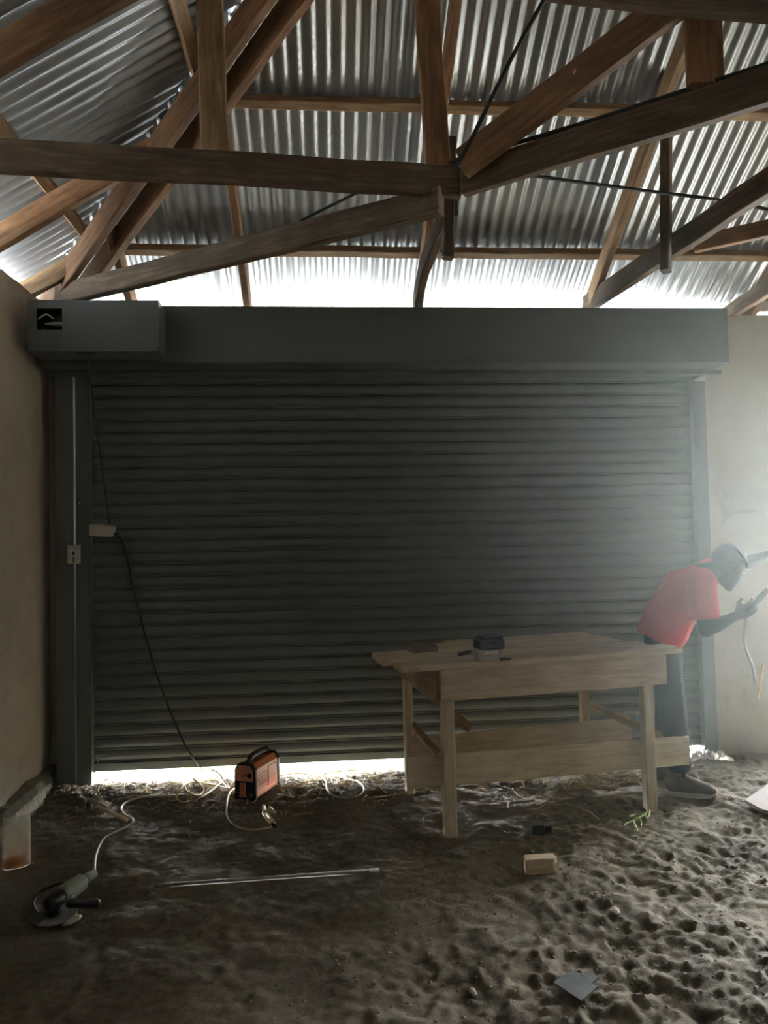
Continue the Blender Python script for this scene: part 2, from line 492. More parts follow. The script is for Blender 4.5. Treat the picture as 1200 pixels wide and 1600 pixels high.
wl_ = rough_wall('wall_left', XL, YB, YW+0.02, 3.13, 'dim cement-plastered left wall with stains')
mb = MB(); mb.box((XL-0.15, YB, 3.08), (XL-0.02, 2.4, Z0-0.03)); mb.build('eave_light_stop', 'concrete', wl_)  # added out of view to close the left eave against light
wall('wall_right', [((XR, YB, -0.1), (XR+0.15, YW, 6.3))], 'unseen block right wall of the workshop, darkened to cut bounced light', 'block')
wall('wall_back', [((XL-0.15, YB-0.15, -0.1), (XR+0.15, YB, WT+0.1))], 'unseen block back wall of the workshop, darkened to cut bounced light', 'block')
# rough concrete footing along the left wall
mb = MB(); n = 120; prof = [(-1.86, -0.05), (-1.86, 0.105), (-1.785, 0.09), (-1.745, 0.06), (-1.72, -0.05)]
vs = []
for i in range(n+1):
    y = 2.6+2.48*i/n
    for k, (x, z) in enumerate(prof):
        q = 0.030*fbm(y*1.0, k*0.35, 5.0, 5, 6.0) if k in (1, 2, 3, 4) else 0
        vs.append((x+q, y, z+q*0.8))
fs = [(i*5+k, i*5+k+1, (i+1)*5+k+1, (i+1)*5+k) for i in range(n) for k in range(4)]
mb.add(vs, fs)
tag(mb.build('baseboard_left', 'concrete', smooth=False), 'rough concrete footing along the foot of the left wall', kind='structure')

# ------------------------------------------------------------------ roof sheets
PITCH_C, AMP = 0.0762, 0.009
nlen = math.sqrt(1+TAN*TAN)
def sheet_mesh(name, u0, u1, s0, s1, side, lift, clip):
    """u runs along the eave, s is the plan distance from the wall's inner face towards the ridge"""
    step = PITCH_C/8; nu = int(round((u1-u0)/step)); ns = max(1, int((s1-s0)/0.5))
    bm = bmesh.new(); grid = []
    for i in range(nu+1):
        u = u0+(u1-u0)*i/nu; a = AMP*math.cos(2*math.pi*u/PITCH_C)+lift
        row = []
        for j in range(ns+1):
            s = s0+(s1-s0)*j/ns
            ss = s-a*TAN/nlen; z = Z0+TAN*s+a/nlen
            p = (u, YW-ss, z) if side == 'front' else ((XL+ss, u, z) if side == 'left' else (u, ss, z))
            row.append(bm.verts.new(p))
        grid.append(row)
    for i in range(nu):
        for j in range(ns):
            f = bm.faces.new((grid[i][j], grid[i+1][j], grid[i+1][j+1], grid[i][j+1])); f.smooth = True
    for co, no in clip:
        bmesh.ops.bisect_plane(bm, geom=bm.verts[:]+bm.edges[:]+bm.faces[:], plane_co=co, plane_no=no, clear_outer=True)
    if not bm.faces:
        bm.free(); return None
    me = bpy.data.meshes.new(name); bm.to_mesh(me); bm.free()
    me.materials.append(M['galv'])
    return me
YR = 0.5                                  # ridge line
SR = YW-YR
S_F1 = YW-4.803                            # first purlin
S_F2 = YW-3.988
SP = S_F2-S_F1
roof_front = empty('roof_front', label='corrugated galvanised roof slope above the shutter', kind='structure')
roof_left = empty('roof_left', label='corrugated galvanised roof slope above the left wall', kind='structure')
SW = PITCH_C*11
rows = [(-0.62, S_F1+0.10), (S_F1-0.03, S_F1+2*SP+0.06), (S_F1+2*SP-0.04, SR)]
hipf = ((XL, YW, 0), (-1, -1, 0)); hipl = ((XL, YW, 0), (1, 1, 0))
k = 0
x = -2.5
while x < XR+0.6:
    for ri, (a, b) in enumerate(rows):
        if x > 4.2 and ri == 2: pass
        me = sheet_mesh('corrugated_sheet', x, x+SW+PITCH_C*0.9, a, b, 'front', 0.004*(ri % 2)+0.0025*(k % 2)+0.006, [hipf])
        if me: link(bpy.data.objects.new('corrugated_sheet', me), roof_front)
    x += SW; k += 1
y = YW+0.66; k = 0
while y > YB-0.4:
    for ri, (a, b) in enumerate(rows):
        me = sheet_mesh('corrugated_sheet', y-SW-PITCH_C*0.9, y, a, b, 'left', 0.004*(ri % 2)+0.0025*(k % 2)+0.006,
                        [hipl, ((XL, YB-0.1, 0), (1, -1, 0))])
        if me: link(bpy.data.objects.new('corrugated_sheet', me), roof_left)
    y -= SW; k += 1
# folded flashing added over the hip to stop light leaking through
for s_, e_ in ((0.0, 2.0), (1.95, 4.5)):
    mb = MB(); a_ = Vector((XL-0.55+s_, YW+0.55-s_, Z0-0.55*TAN+s_*TAN+0.022)); b_ = Vector((XL-0.55+e_, YW+0.55-e_, Z0-0.55*TAN+e_*TAN+0.022))
    u_, v_ = Vector((0.16, 0, 0.004)), Vector((0, 0.16, 0.004))
    w_ = Vector((-0.16, 0, -0.16*TAN)); x_ = Vector((0, 0.16, -0.16*TAN))
    mb.add([a_+w_, a_, a_+x_, b_+w_, b_, b_+x_], [(0, 1, 4, 3), (1, 2, 5, 4)]); mb.build('hip_leak_flashing', 'galv', roof_left)
# slope behind the camera and the end closures, coarse
mb = MB()
mb.add([(XL-0.4, YB-0.45, Z0-0.25), (XR+0.6, YB-0.45, Z0-0.25), (XR+0.6, YR, Z0+TAN*SR), (XL+SR, YR, Z0+TAN*SR)], [(0, 1, 2, 3)])
tag(mb.build('roof_back', 'block', fix=False), 'corrugated roof slope behind the viewer', kind='structure')  # dark block tone cuts light bounced off this unseen slope

# ------------------------------------------------------------------ roof timbers
frame = empty('timber_roof_frame', label='nailed sawn-timber roof frame of ties, posts, rafters and purlins', cat='roof frame')
def rb(name, mat, p0, p1, wdt, hgt, **kw): return beam(name, mat, p0, p1, wdt, hgt, frame, **kw)
OFFP, OFFR = 0.045, 0.155
# purlins, under the sheets
slope_n = Vector((0, TAN, 1)).normalized(); slope_nl = Vector((-TAN, 0, 1)).normalized()
for s, m in ((-0.50, 'wood_pale'), (S_F1, 'wood_pale'), (S_F2, 'wood_pale'), (S_F1+2*SP, 'wood_pale'), (S_F1+3*SP, 'wood_red')):
    y = YW-s; z = zf(y)-OFFP
    xa = XL+max(s, -0.3)+0.02
    rb('purlin', m, (xa, y, z), (XR, y, z), 0.055, 0.062, up=slope_n, wob=0.003)
for xx, m in ((XL-0.45, 'wood_pale'), (-1.475, 'wood_pale'), (-0.635, 'wood_pale'), (0.2, 'wood_red')):
    z = zl(xx)-OFFP
    rb('purlin', m, (xx, YW-max(xx-XL, -0.3)-0.02, z), (xx, YB, z), 0.07, 0.05, up=slope_nl, wob=0.003)
# common rafters of the front slope
for xx, m in ((-1.28, 'wood_red'), (-0.512, 'wood_red'), (0.668, 'wood_red'), (1.888, 'wood_pale'), (3.1, 'wood_red'), (4.3, 'wood_red')):
    y1 = max(YR, YW-(xx-XL)+0.03); ya = YW+0.45
    rb('rafter', m, (xx, ya, zf(ya)-OFFR), (xx, y1, zf(y1)-OFFR), 0.05, 0.115, up=slope_n)
# jack rafters of the left slope
for yy, m, h in ((4.765, 'wood_pale', 0.11), (4.11, 'wood_red', 0.125), (3.0, 'wood_red', 0.135), (2.2, 'wood_red', 0.13)):
    x1 = min(XL+(YW-yy)-0.03, XL+SR); xa = XL-0.1
    rb('rafter', m, (xa, yy, zl(xa)-OFFR), (x1, yy, zl(x1)-OFFR), 0.05, h, up=slope_nl)
# the doubled hip rafter
hd = Vector((1, -1, TAN))
for (ox, oy, m) in ((0.075, 0.075, 'wood_red'), (-0.03, -0.03, 'wood_red')):
    p0 = Vector((XL-0.25+ox, YW+0.25+oy, Z0-0.25*TAN-0.215)); p1 = p0+hd*4.3
    rb('hip_rafter', m, p0, p1, 0.05, 0.15)
# level ties
ZT = 3.20
A0, A1 = at_z(0, 243, ZT), at_z(715, 286, ZT)
B1 = at_z(1200, 135, ZT)
adir = (A1-A0).normalized()
tA = (XL-0.05-A0.x)/adir.x
rb('tie_beam', 'wood_grey', A0+adir*tA, A1+adir*0.01, 0.05, 0.14)
bd = (B1-A1).normalized()
rb('tie_beam', 'wood_grey', A1+bd*0.03, A1+bd*4.2, 0.05, 0.14)
C0, C1 = at_z(92, 462, ZT-0.05), at_z(690, 314, ZT-0.10)
rb('tie_beam', 'wood_grey', C0, C1, 0.06, 0.13)
D0, D1 = at_z(925, 470, ZT-0.02), at_z(1200, 285, ZT-0.02)
dd = (D1-D0).normalized()
rb('tie_beam', 'wood_grey', D0-dd*0.08, D0+dd*3.4, 0.06, 0.125)
E0, E1 = at_z(650, 480, ZT-0.05), at_z(706, 318, ZT-0.06)
rb('tie_beam', 'wood_grey', E0, E1, 0.05, 0.115, bow=-0.03)
G0, G1 = at_z(1085, 383, ZT), at_z(1200, 357, ZT)
rb('tie_beam', 'wood_red', G0, G0+(G1-G0).normalized()*2.2, 0.05, 0.09)
K0, K1 = at_z(1140, 488, ZT-0.06), at_z(1200, 450, ZT-0.06)
kd = (K1-K0).normalized()
rb('tie_beam', 'wood_pale', K0-kd*0.1, K0+kd*2.5, 0.06, 0.10)
# posts, struts and braces
def post(name, m, px0, py0, px1, py1, d, wdt, hgt, up=None, d1=None):
    p0, p1 = at_d(px0, py0, d), at_d(px1, py1, d1 or d)
    e = (p1-p0).normalized()
    return rb(name, m, p0, p1+e*0.25, wdt, hgt, up=up or (0, 1, 0))
def upright(name, m, px, py, z, lean, wdt, hgt, hh=1.3):
    b = at_z(px, py, z)
    return rb(name, m, b, b+Vector((lean, 0, hh)), hgt, wdt, up=(1, 0, 0))
upright('king_post', 'wood_pale', 336, 243, 3.272, -0.03, 0.118, 0.05)
upright('king_post', 'wood_red', 684, 262, 3.272, -0.06, 0.115, 0.05)
upright('strut', 'wood_red', 1103, 134, 3.275, 0.0, 0.135, 0.05)
post('strut', 'wood_grey', 1040, 424, 1040, 190, 4.12, 0.05, 0.09, up=(0.6, 0.8, 0))
post('strut', 'wood_grey', 699, 404, 702, 300, 3.50, 0.05, 0.06)
W0, W1 = at_d(722, 256, 3.34), at_d(1060, 2, 2.80)
rb('brace', 'wood_red', W0, W1+(W1-W0).normalized()*0.4, 0.05, 0.14)
Y0, Y1 = at_d(955, -12, 2.62), at_d(1200, 12, 2.62)
rb('brace', 'wood_grey', Y0-(Y1-Y0)*0.4, Y1+(Y1-Y0)*1.0, 0.05, 0.10)
# timber blocks on the wall head at the right end
for (px, py, s) in ((1172, 478, 1), (1192, 474, 2)):
    p = at_y(px, py, YW+0.06)
    mb = MB(); mb.box((-0.06, -0.05, -0.03), (0.06, 0.05, 0.03))
    mb.build('packing_block', 'wood_pale', frame, bevel=0.006, loc=p, rot=(0.1, 0.2*s, 0.6*s))

# black conduit clipped along the timbers
def conduit(label, pts, r=0.010, name='cable_conduit', mat='rubber', cat='conduit', group=None, sub=8):
    mb = MB(); mb.tube(smooth_path(pts, sub), r, 8)
    return tag(mb.build(name, mat, smooth=True), label, cat, group)
conduit('black conduit rising steeply from the tie joint to the roof', [at_d(712, 262, 3.30), at_d(745, 200, 3.22), at_d(800, 90, 3.1), at_d(858, -15, 3.0), at_d(880, -60, 2.95)], 0.009)
conduit('black conduit lying along the top of the right-hand tie beam', [at_z(672, 262, 3.30), at_z(700, 254, 3.29), at_z(900, 196, 3.285), at_z(1100, 132, 3.285), at_z(1215, 95, 3.285), at_z(1300, 68, 3.285)], 0.010)
conduit('black conduit passing behind the corner tie at the left', [at_d(470, 345, 4.0), at_d(520, 320, 3.95), at_d(565, 298, 3.85), at_d(600, 283, 3.8)], 0.008)
conduit('black conduit sagging from the tie beam towards the right wall', [at_d(800, 266, 3.5), at_d(850, 277, 3.55), at_d(1000, 297, 3.75), at_d(1120, 312, 3.9), at_d(1215, 330, 4.0), at_d(1300, 345, 4.1)], 0.009)

# ------------------------------------------------------------------ roller shutter
sh = empty('roller_shutter', (0.5, YW, 0), label='closed charcoal steel roller shutter with hood and side guides', cat='roller shutter')
def spart(mb, name, mat='shutter', parent=None, **kw):
    if parent is None or parent is sh:
        mb.v = [(p[0]-0.5, p[1]-YW, p[2]) for p in mb.v]; parent = sh
    return mb.build(name, mat, parent, **kw)
SX0, SX1, SY = -1.56, 2.60, 5.02
ZB, SLAT = 0.115, 0.0803
prof = [(-0.002, 0.0), (-0.0065, 0.004), (-0.0065, 0.010), (-0.001, 0.013), (-0.006, 0.022), (-0.0105, 0.035), (-0.0115, 0.047), (-0.010, 0.060),
        (-0.005, 0.072), (0.0, 0.0775), (0.006, 0.0803), (0.008, 0.06), (0.008, 0.0)]
mb = MB(); mb.prism([(p[0], p[1]) for p in prof], SX0-0.5, SX1-0.5, axis='x')
first = mb.build('slat', 'shutter', sh, loc=(0, SY-YW, ZB))
nslat = int((2.70-ZB)/SLAT)
for i in range(1, nslat):
    o = first.copy(); o.location = (0, SY-YW, ZB+i*SLAT); link(o, sh)
mb = MB(); mb.box((SX0, SY-0.016, 0.062), (SX1, SY+0.014, ZB)); spart(mb, 'bottom_bar', bevel=0.003)
# guides: a C channel each side, a second channel with the lock on the left
def channel(x0, x1, y0, y1, z1, lip=0.03):
    mb = MB()
    mb.box((x0, y0, -0.02), (x1, y0+0.003, z1)); mb.box((x0, y0, -0.02), (x0+0.003, y1, z1)); mb.box((x1-0.003, y0, -0.02), (x1, y1, z1))
    mb.box((x0+0.002, y1-0.003, -0.02), (x0+lip, y1, z1))
    return mb
spart(channel(-1.625, -1.535, 4.955, 5.05, 2.655), 'guide_rail', fix=False)
post_o = spart(channel(-1.745, -1.628, 4.925, 5.06, 2.66), 'lock_channel', fix=False)
spart(channel(2.575, 2.665, 4.955, 5.06, 2.655), 'guide_rail', fix=False)
mb = MB(); mb.box((-1.632, 4.923, 0), (-1.629, 4.928, 2.65)); spart(mb, 'channel_edge', 'shutter')
# bent bracket at the head of the right guide
mb = MB(); mb.prism([(2.57, 2.60), (2.655, 2.645), (2.66, 2.60)], 4.925, 4.955, axis='y'); spart(mb, 'guide_bracket', 'steel')
mb = MB(); mb.box((-1.78, 4.90, 2.640), (2.76, 5.06, 2.672)); spart(mb, 'head_bar', 'hood', bevel=0.003)
# the hood: front, top, bottom plates and the right end plate
HY, HZ0, HZ1 = 4.70, 2.672, 3.036
mb = MB()
mb.box((-1.775, HY, HZ0), (2.70, HY+0.0025, HZ1)); mb.box((-1.775, HY, HZ1-0.0025), (2.70, YW+0.02, HZ1)); mb.box((-1.775, HY, HZ0), (2.70, YW, HZ0+0.0025))
mb.box((-1.775, HY, HZ0), (-1.772, YW, HZ1)); mb.box((2.697, HY, HZ0), (2.70, YW, HZ1))
spart(mb, 'hood', 'hood', fix=False)
mb = MB(); mb.tube([(-1.7, 4.9, 2.86), (2.6, 4.9, 2.86)], 0.11, 20); spart(mb, 'shutter_drum', 'shutter', smooth=True)
# motor housing with its cut-out
MX0, MX1, MY, MZ0, MZ1 = -1.745, -0.985, 4.50, 2.695, 3.005
a0, a1 = at_y(58, 515, MY), at_y(97, 482, MY)
mb = MB()
mb.box((MX0, MY, MZ0), (a0.x, MY+0.002, MZ1)); mb.box((a1.x, MY, MZ0), (MX1, MY+0.002, MZ1))
mb.box((a0.x, MY, MZ0), (a1.x, MY+0.002, a0.z)); mb.box((a0.x, MY, a1.z), (a1.x, MY+0.002, MZ1))
mb.box((MX0, MY, MZ0), (MX1, HY, MZ0+0.002)); mb.box((MX0, MY, MZ1-0.002), (MX1, HY, MZ1))
mb.box((MX0, MY, MZ0), (MX0+0.002, HY, MZ1)); mb.box((MX1-0.002, MY, MZ0), (MX1, HY, MZ1))
mh = spart(mb, 'motor_housing', 'hood', fix=False)
tag(mh, label='boxy charcoal motor housing with a square cut-out')
mb = MB(); mb.box((MX1-0.035, MY-0.003, MZ0), (MX1, MY, MZ1)); mb.box((MX0+0.02, MY-0.003, MZ0), (MX1, MY, MZ0+0.012))
mb.v = [(p[0]-0.5, p[1]-YW, p[2]) for p in mb.v]; mb.build('folded_seam', 'hood', mh)
c = (a0+a1)/2
mb = MB(); mb.tube([(c.x-0.045, MY+0.06, c.z-0.012), (c.x+0.085, MY+0.05, c.z-0.018)], 0.014, 10)
mb.v = [(p[0]-0.5, p[1]-YW, p[2]) for p in mb.v]; tag(mb.build('release_lever', 'boxgrey', mh, smooth=True), label='pale plastic release lever')
mb = MB(); mb.tube(smooth_path([(c.x-0.08, MY+0.04, c.z+0.01), (c.x-0.04, MY+0.03, c.z+0.035), (c.x-0.01, MY+0.04, c.z+0.03), (c.x+0.01, MY+0.06, c.z-0.0)], 5), 0.005, 6)
mb.v = [(p[0]-0.5, p[1]-YW, p[2]) for p in mb.v]; mb.build('lead_wire', 'white', mh, smooth=True)
mb = MB(); mb.tube([(c.x-0.05, MY+0.12, c.z), (c.x+0.5, MY+0.12, c.z)], 0.075, 16)
mb.v = [(p[0]-0.5, p[1]-YW, p[2]) for p in mb.v]; mb.build('motor_body', 'black', mh, smooth=True)
mb = MB(); q = at_y(137, 556, MY+0.05); mb.prism([(q.x-0.06, MY+0.002), (q.x+0.07, MY+0.002), (q.x+0.015, MY+0.10), (q.x-0.01, MY+0.10)], MZ0-0.006, MZ0-0.001, axis='z')
mb.v = [(p[0]-0.5, p[1]-YW, p[2]) for p in mb.v]; mb.build('cable_outlet', 'black', mh)
# lock plate
a, b = at_y(106, 881, 4.92), at_y(126, 851, 4.92)
mb = MB(); mb.box((a.x, 4.905, a.z), (b.x, 4.925, b.z)); lk = spart(mb, 'lock_plate', 'lock', bevel=0.003)
tag(lk, label='square zinc lock plate with keyhole')
cx, cz = (a.x+b.x)/2, (a.z+b.z)/2
for nm, mt, bx in (('keyhole', 'black', ((cx-0.006, 4.902, cz-0.004), (cx+0.006, 4.906, cz+0.014))), ('key_slot', 'black', ((cx-0.004, 4.902, cz-0.055), (cx+0.003, 4.906, cz-0.018))),
                   ('screw', 'steel', ((cx-0.002, 4.900, cz-0.062), (cx+0.008, 4.905, cz-0.053)))):
    mb = MB(); mb.box(*bx); mb.v = [(p[0]-0.5, p[1]-YW, p[2]) for p in mb.v]; mb.build(nm, mt, lk)
p = at_y(124, 786, 4.92); mb = MB(); mb.ball(p, 0.006); spart(mb, 'rivet_light_dot', 'steel')  # steel ball put in for a dot of light through a hole
for (px, py) in ((153, 1189), (148, 1206)):
    p = at_y(px, py, 4.95); mb = MB(); mb.ball(p, 0.006); spart(mb, 'rivet_light_dot', 'steel')

# motor lead, its switch box and the lead running down to the floor
def cable(name, label, pts, r, mat, cat='cable', parent=None, sub=7, group=None, seg=7):
    mb = MB(); mb.tube(smooth_path(pts, sub), r, seg)
    o = mb.build(name, mat, parent, smooth=True)
    if parent is None: tag(o, label, cat, group)
    return o
cable('motor_cable', 'thin black cable hanging from the motor housing to the switch box', [at_y(137, 553, 4.58), at_y(141, 590, 4.72), at_y(152, 680, 4.85), at_y(163, 760, 4.90), at_y(171, 822, 4.90)], 0.0055, 'rubber')
bc = at_y(160, 828, 4.90)
jb = empty('switch_box', bc, 0, 'pale grey plastic switch box dangling beside the left guide', 'switch box')
jb.rotation_euler = (0.15, 0.09, -0.1)
mb = MB(); mb.box((-0.078, -0.03, -0.040), (0.068, 0.03, 0.036)); mb.build('housing', 'boxgrey', jb, bevel=0.006)
mb = MB(); mb.box((0.068, -0.026, -0.034), (0.080, 0.026, 0.030)); mb.build('end_cap', 'boxgrey', jb, bevel=0.003)
mb = MB(); mb.box((-0.07, -0.033, -0.034), (0.06, -0.03, 0.030)); mb.build('cover', 'boxgrey', jb, bevel=0.001)
mb = MB(); mb.tube([(0.08, -0.01, -0.02), (0.10, -0.01, -0.024)], 0.008, 8); mb.build('cable_gland', 'black', jb)
gl = fg(318, 1205, 0.01)
cable('power_lead', 'long black lead running diagonally down the shutter to the floor', [at_y(180, 832, 4.90), at_y(190, 845, 4.91), at_y(198, 870, 4.93), at_y(205, 900, 4.96), at_y(225, 985, 4.97), at_y(250, 1070, 4.96), at_y(280, 1145, 4.92), at_y(300, 1182, 4.86), gl], 0.0055, 'rubber')

# ------------------------------------------------------------------ work bench
def bl(name, mat, p0, p1, wdt, hgt, parent, **kw): return beam(name, mat, p0, p1, wdt, hgt, parent, **kw)
LFL, LFR = fg(703, 1306), fg(1016, 1266)
LBL, LBR = fg(662, 1238), fg(953, 1203)
ex = (LFR-LFL); ex.z = 0; blen = ex.length; ex.normalize(); ey = Vector((-ex.y, ex.x, 0))
bw = 0.5*((LBL-LFL).dot(ey)+(LBR-LFR).dot(ey))
ang = math.atan2(ex.y, ex.x)
bench = empty('work_bench', (LFL.x, LFL.y, 0.0), ang, 'rough timber workbench with plank top in front of the shutter', 'workbench')
bpy.context.view_layer.update()
BH = 0.865
def bpart(name, p0, p1, wdt, hgt, up=(0, 0, 1), mat='wood_bench'):
    p0, p1 = Vector(p0), Vector(p1)
    return bl2(name, mat, p0, p1, wdt, hgt, up)
def bl2(name, mat, p0, p1, wdt, hgt, up):
    o = beam(name, mat, p0, p1, wdt, hgt, None, up=up, wob=0.002)
    o.parent = bench
    return o
def loc(px, py, yloc):
    """bench-frame point on the vertical plane yloc behind the front legs"""
    d = ray(px, py); o = Vector((LFL.x, LFL.y, 0))
    t = (yloc - (EYE-o).dot(ey))/d.dot(ey)
    p = EYE+d*t-o
    return Vector((p.dot(ex), p.dot(ey), p.z))
for i, (lx, ly) in enumerate(((0, 0), (blen, 0), (-0.02, bw), (blen-0.02, bw))):
    sp = Vector((LFL.x, LFL.y, 0))+ex*lx+ey*ly
    bpart('leg', (lx, ly, ground(sp.x, sp.y)-0.01), (lx, ly, BH-0.02), 0.065 if i < 2 else 0.05, 0.055, up=(0, 1, 0))
# aprons
bpart('apron', (-0.05, -0.045, BH-0.085), (blen+0.095, -0.045, BH-0.085), 0.03, 0.17)
bpart('apron', (-0.05, -0.03, BH-0.085), (-0.05, bw+0.03, BH-0.085), 0.03, 0.17, mat='wood_pale')
bpart('apron', (-0.05, bw+0.04, BH-0.085), (blen+0.09, bw+0.04, BH-0.085), 0.03, 0.15)
bpart('apron', (blen+0.06, -0.03, BH-0.085), (blen+0.06, bw+0.03, BH-0.085), 0.03, 0.15)
# plank top, boards of unequal length
tops = [(-0.02, -0.27, 1.36, 0.17), (0.16, -0.32, 1.28, 0.17), (0.335, -0.30, 1.22, 0.165), (0.51, 0.02, 1.24, 0.17), (0.66, 0.22, 1.20, 0.12)]
for i, (yy, xa, xb, wd) in enumerate(tops):
    bpart('top_plank', (xa, yy, BH+0.018+0.004*(i % 2)), (xb, yy, BH+0.018+0.003*((i+1) % 2)), wd, 0.032, up=(0, 0, 1))
# stretchers and loose braces
s0, s1 = loc(637, 1208, 0.045), loc(1075, 1172, 0.045)
bpart('stretcher', s0, s1, 0.025, 0.165)
s0, s1 = loc(642, 1172, bw-0.045), loc(985, 1140, bw-0.045)
bpart('stretcher', s0, s1, 0.025, 0.155)
p0, p1 = loc(644, 1132, bw+0.04), loc(686, 1182, -0.02)
bpart('side_rail', p0, p1, 0.045, 0.035, mat='wood_pale')
p0, p1 = loc(645, 1063, bw*0.9), loc(735, 1138, bw*0.4)
bpart('brace', p0, p1, 0.03, 0.05, mat='wood_pale')
p0, p1 = loc(915, 1098, bw+0.03), loc(1075, 1170, 0.12)
bpart('side_rail', p0, p1, 0.03, 0.05, mat='wood_pale')

def on_bench(px, py, dz=0.036):
    return at_z(px, py, BH+dz)
# things lying on the bench
p = on_bench(660, 1018)
t = empty('metal_tray', p, ang+0.15, 'small pale open metal tray on the left end of the bench', 'tray')
mb = MB()
for q in (((-0.075, -0.05, 0), (0.075, 0.05, 0.004)),): mb.box(*q)
mb.build('base', 'steel', t)
for q in (((-0.075, -0.05, 0), (0.075, -0.042, 0.035)), ((-0.075, 0.042, 0), (0.075, 0.05, 0.045)), ((-0.075, -0.042, 0), (-0.067, 0.042, 0.04)), ((0.067, -0.042, 0), (0.075, 0.042, 0.04))):
    mb = MB(); mb.box(*q); mb.build('side', 'board', t, bevel=0.002)
p = on_bench(765, 1030)
t = empty('printed_carton', p, ang-0.05, 'pale printed carton in the middle of the bench', 'carton')
mb = MB(); mb.box((-0.075, -0.045, 0), (0.06, 0.045, 0.055)); mb.build('body', 'carton', t, bevel=0.002)
for i in range(5):
    mb = MB(); mb.box((-0.045+i*0.016, -0.0465, 0.034), (-0.034+i*0.016, -0.045, 0.048)); mb.build('print_mark', 'white', t)
p2 = Vector((p.x, p.y, p.z+0.0555))
t = empty('tool_case', (p.x+0.005, p.y+0.01, p.z+0.056), ang+0.02, 'dark blue-grey tool case stacked on the printed carton', 'case')
mb = MB(); mb.box((-0.075, -0.05, 0), (0.065, 0.05, 0.05)); mb.build('body', 'bluebox', t, bevel=0.005)
mb = MB(); mb.box((-0.06, -0.045, 0.0505), (0.06, 0.045, 0.068)); mb.build('lid', 'bluebox', t, bevel=0.006)
mb = MB(); mb.box((-0.02, -0.055, 0.03), (0.015, -0.05, 0.042)); mb.build('latch', 'black', t)
p = on_bench(789, 1032)
mb = MB(); mb.box((-0.025, -0.012, 0), (0.02, 0.012, 0.014)); mb.box((0.02, -0.006, 0.002), (0.035, 0.006, 0.012))
tag(mb.build('tool_piece', 'black', bevel=0.003, loc=p, rot=(0, 0, ang)), 'tiny dark tool piece at the right of the carton', 'tool')
p = on_bench(728, 1024)
mb = MB(); mb.tube([(-0.05, 0, 0.012), (0.03, 0.005, 0.014), (0.05, 0.01, 0.016)], [0.010, 0.012, 0.006], 10)
tag(mb.build('hand_tool', 'rubber', smooth=True, loc=p, rot=(0, 0, ang+0.4)), 'short dark hand tool left of the carton on the bench', 'tool')

# ------------------------------------------------------------------ welding machine
a, b = fg(384, 1250), fg(415, 1236)
ax = fg(430, 1230)-fg(399, 1253); ax.z = 0; ax.normalize()
wa = math.atan2(ax.y, ax.x)-math.pi/2
base = fg(383, 1251)
wd = empty('welding_machine', (base.x, base.y, base.z+0.0), wa, 'orange and black portable welding machine on the floor', 'welder')
# local: x width, y length (front at y=0), z up
W_, L_, H_ = 0.135, 0.31, 0.215
poly = [(-W_/2, 0.012), (W_/2, 0.012), (W_/2, H_-0.03), (W_/2-0.025, H_), (-W_/2+0.025, H_), (-W_/2, H_-0.03)]
mb = MB(); mb.prism(poly, 0.022, L_-0.02, axis='y'); mb.build('body', 'orange', wd, bevel=0.003)
pf = [(-W_/2-0.006, 0.0), (W_/2+0.006, 0.0), (W_/2+0.006, H_-0.03), (W_/2-0.022, H_+0.006), (-W_/2+0.022, H_+0.006), (-W_/2-0.006, H_-0.03)]
mb = MB(); mb.prism(pf, 0.0, 0.026, axis='y'); ff = mb.build('front_bezel', 'black', wd, bevel=0.004)
mb = MB(); mb.prism(pf, L_-0.026, L_, axis='y'); mb.build('rear_bezel', 'black', wd, bevel=0.004)
mb = MB(); mb.prism([(-W_/2+0.004, 0.115), (W_/2-0.008, 0.115), (W_/2-0.008, H_-0.035), (W_/2-0.028, H_-0.006), (-W_/2+0.024, H_-0.006), (-W_/2+0.004, H_-0.035)], -0.004, 0.001, axis='y')
fp = mb.build('front_panel', 'pink', wd, bevel=0.001)
mb = MB(); mb.prism([(-0.010, 0.135), (0.02, 0.155), (0.014, 0.165), (-0.014, 0.150)], -0.008, -0.003, axis='y'); mb.build('logo_mark', 'orange_d', fp)
mb = MB(); mb.tube([(0.038, -0.02, 0.155), (0.038, 0.0, 0.155)], 0.013, 12); mb.build('dial', 'black', fp, smooth=True)
mb = MB(); mb.box((-0.035, -0.004, 0.02), (0.005, 0.001, 0.105)); vp = mb.build('vent_panel', 'pink', wd, bevel=0.001)
for i in range(6):
    mb = MB(); mb.box((-0.026, -0.008, 0.028+i*0.0125), (-0.002, -0.003, 0.035+i*0.0125)); mb.build('vent_slot', 'orange_d', vp)
for sx in (-0.045, 0.04):
    mb = MB(); mb.tube([(sx, -0.03, 0.035), (sx, 0.002, 0.035)], 0.014, 12); mb.build('socket', 'black', wd, smooth=True)
mb = MB(); mb.box((W_/2-0.001, 0.165, 0.045), (W_/2+0.003, 0.265, 0.165)); mb.build('side_label', 'orange_d', wd, bevel=0.001)
for i in range(5):
    mb = MB(); mb.box((W_/2-0.001, 0.045, 0.05+i*0.022), (W_/2+0.0025, 0.15, 0.056+i*0.022)); mb.build('side_vent', 'pink', wd)
mb = MB(); mb.tube(smooth_path([(0, 0.05, H_-0.01), (0, 0.065, H_+0.015), (0, 0.10, H_+0.026), (0, 0.22, H_+0.026), (0, 0.265, H_+0.015), (0, 0.28, H_-0.01)], 5), 0.016, 10, sx=1.5)
mb.build('handle', 'black', wd, smooth=True)

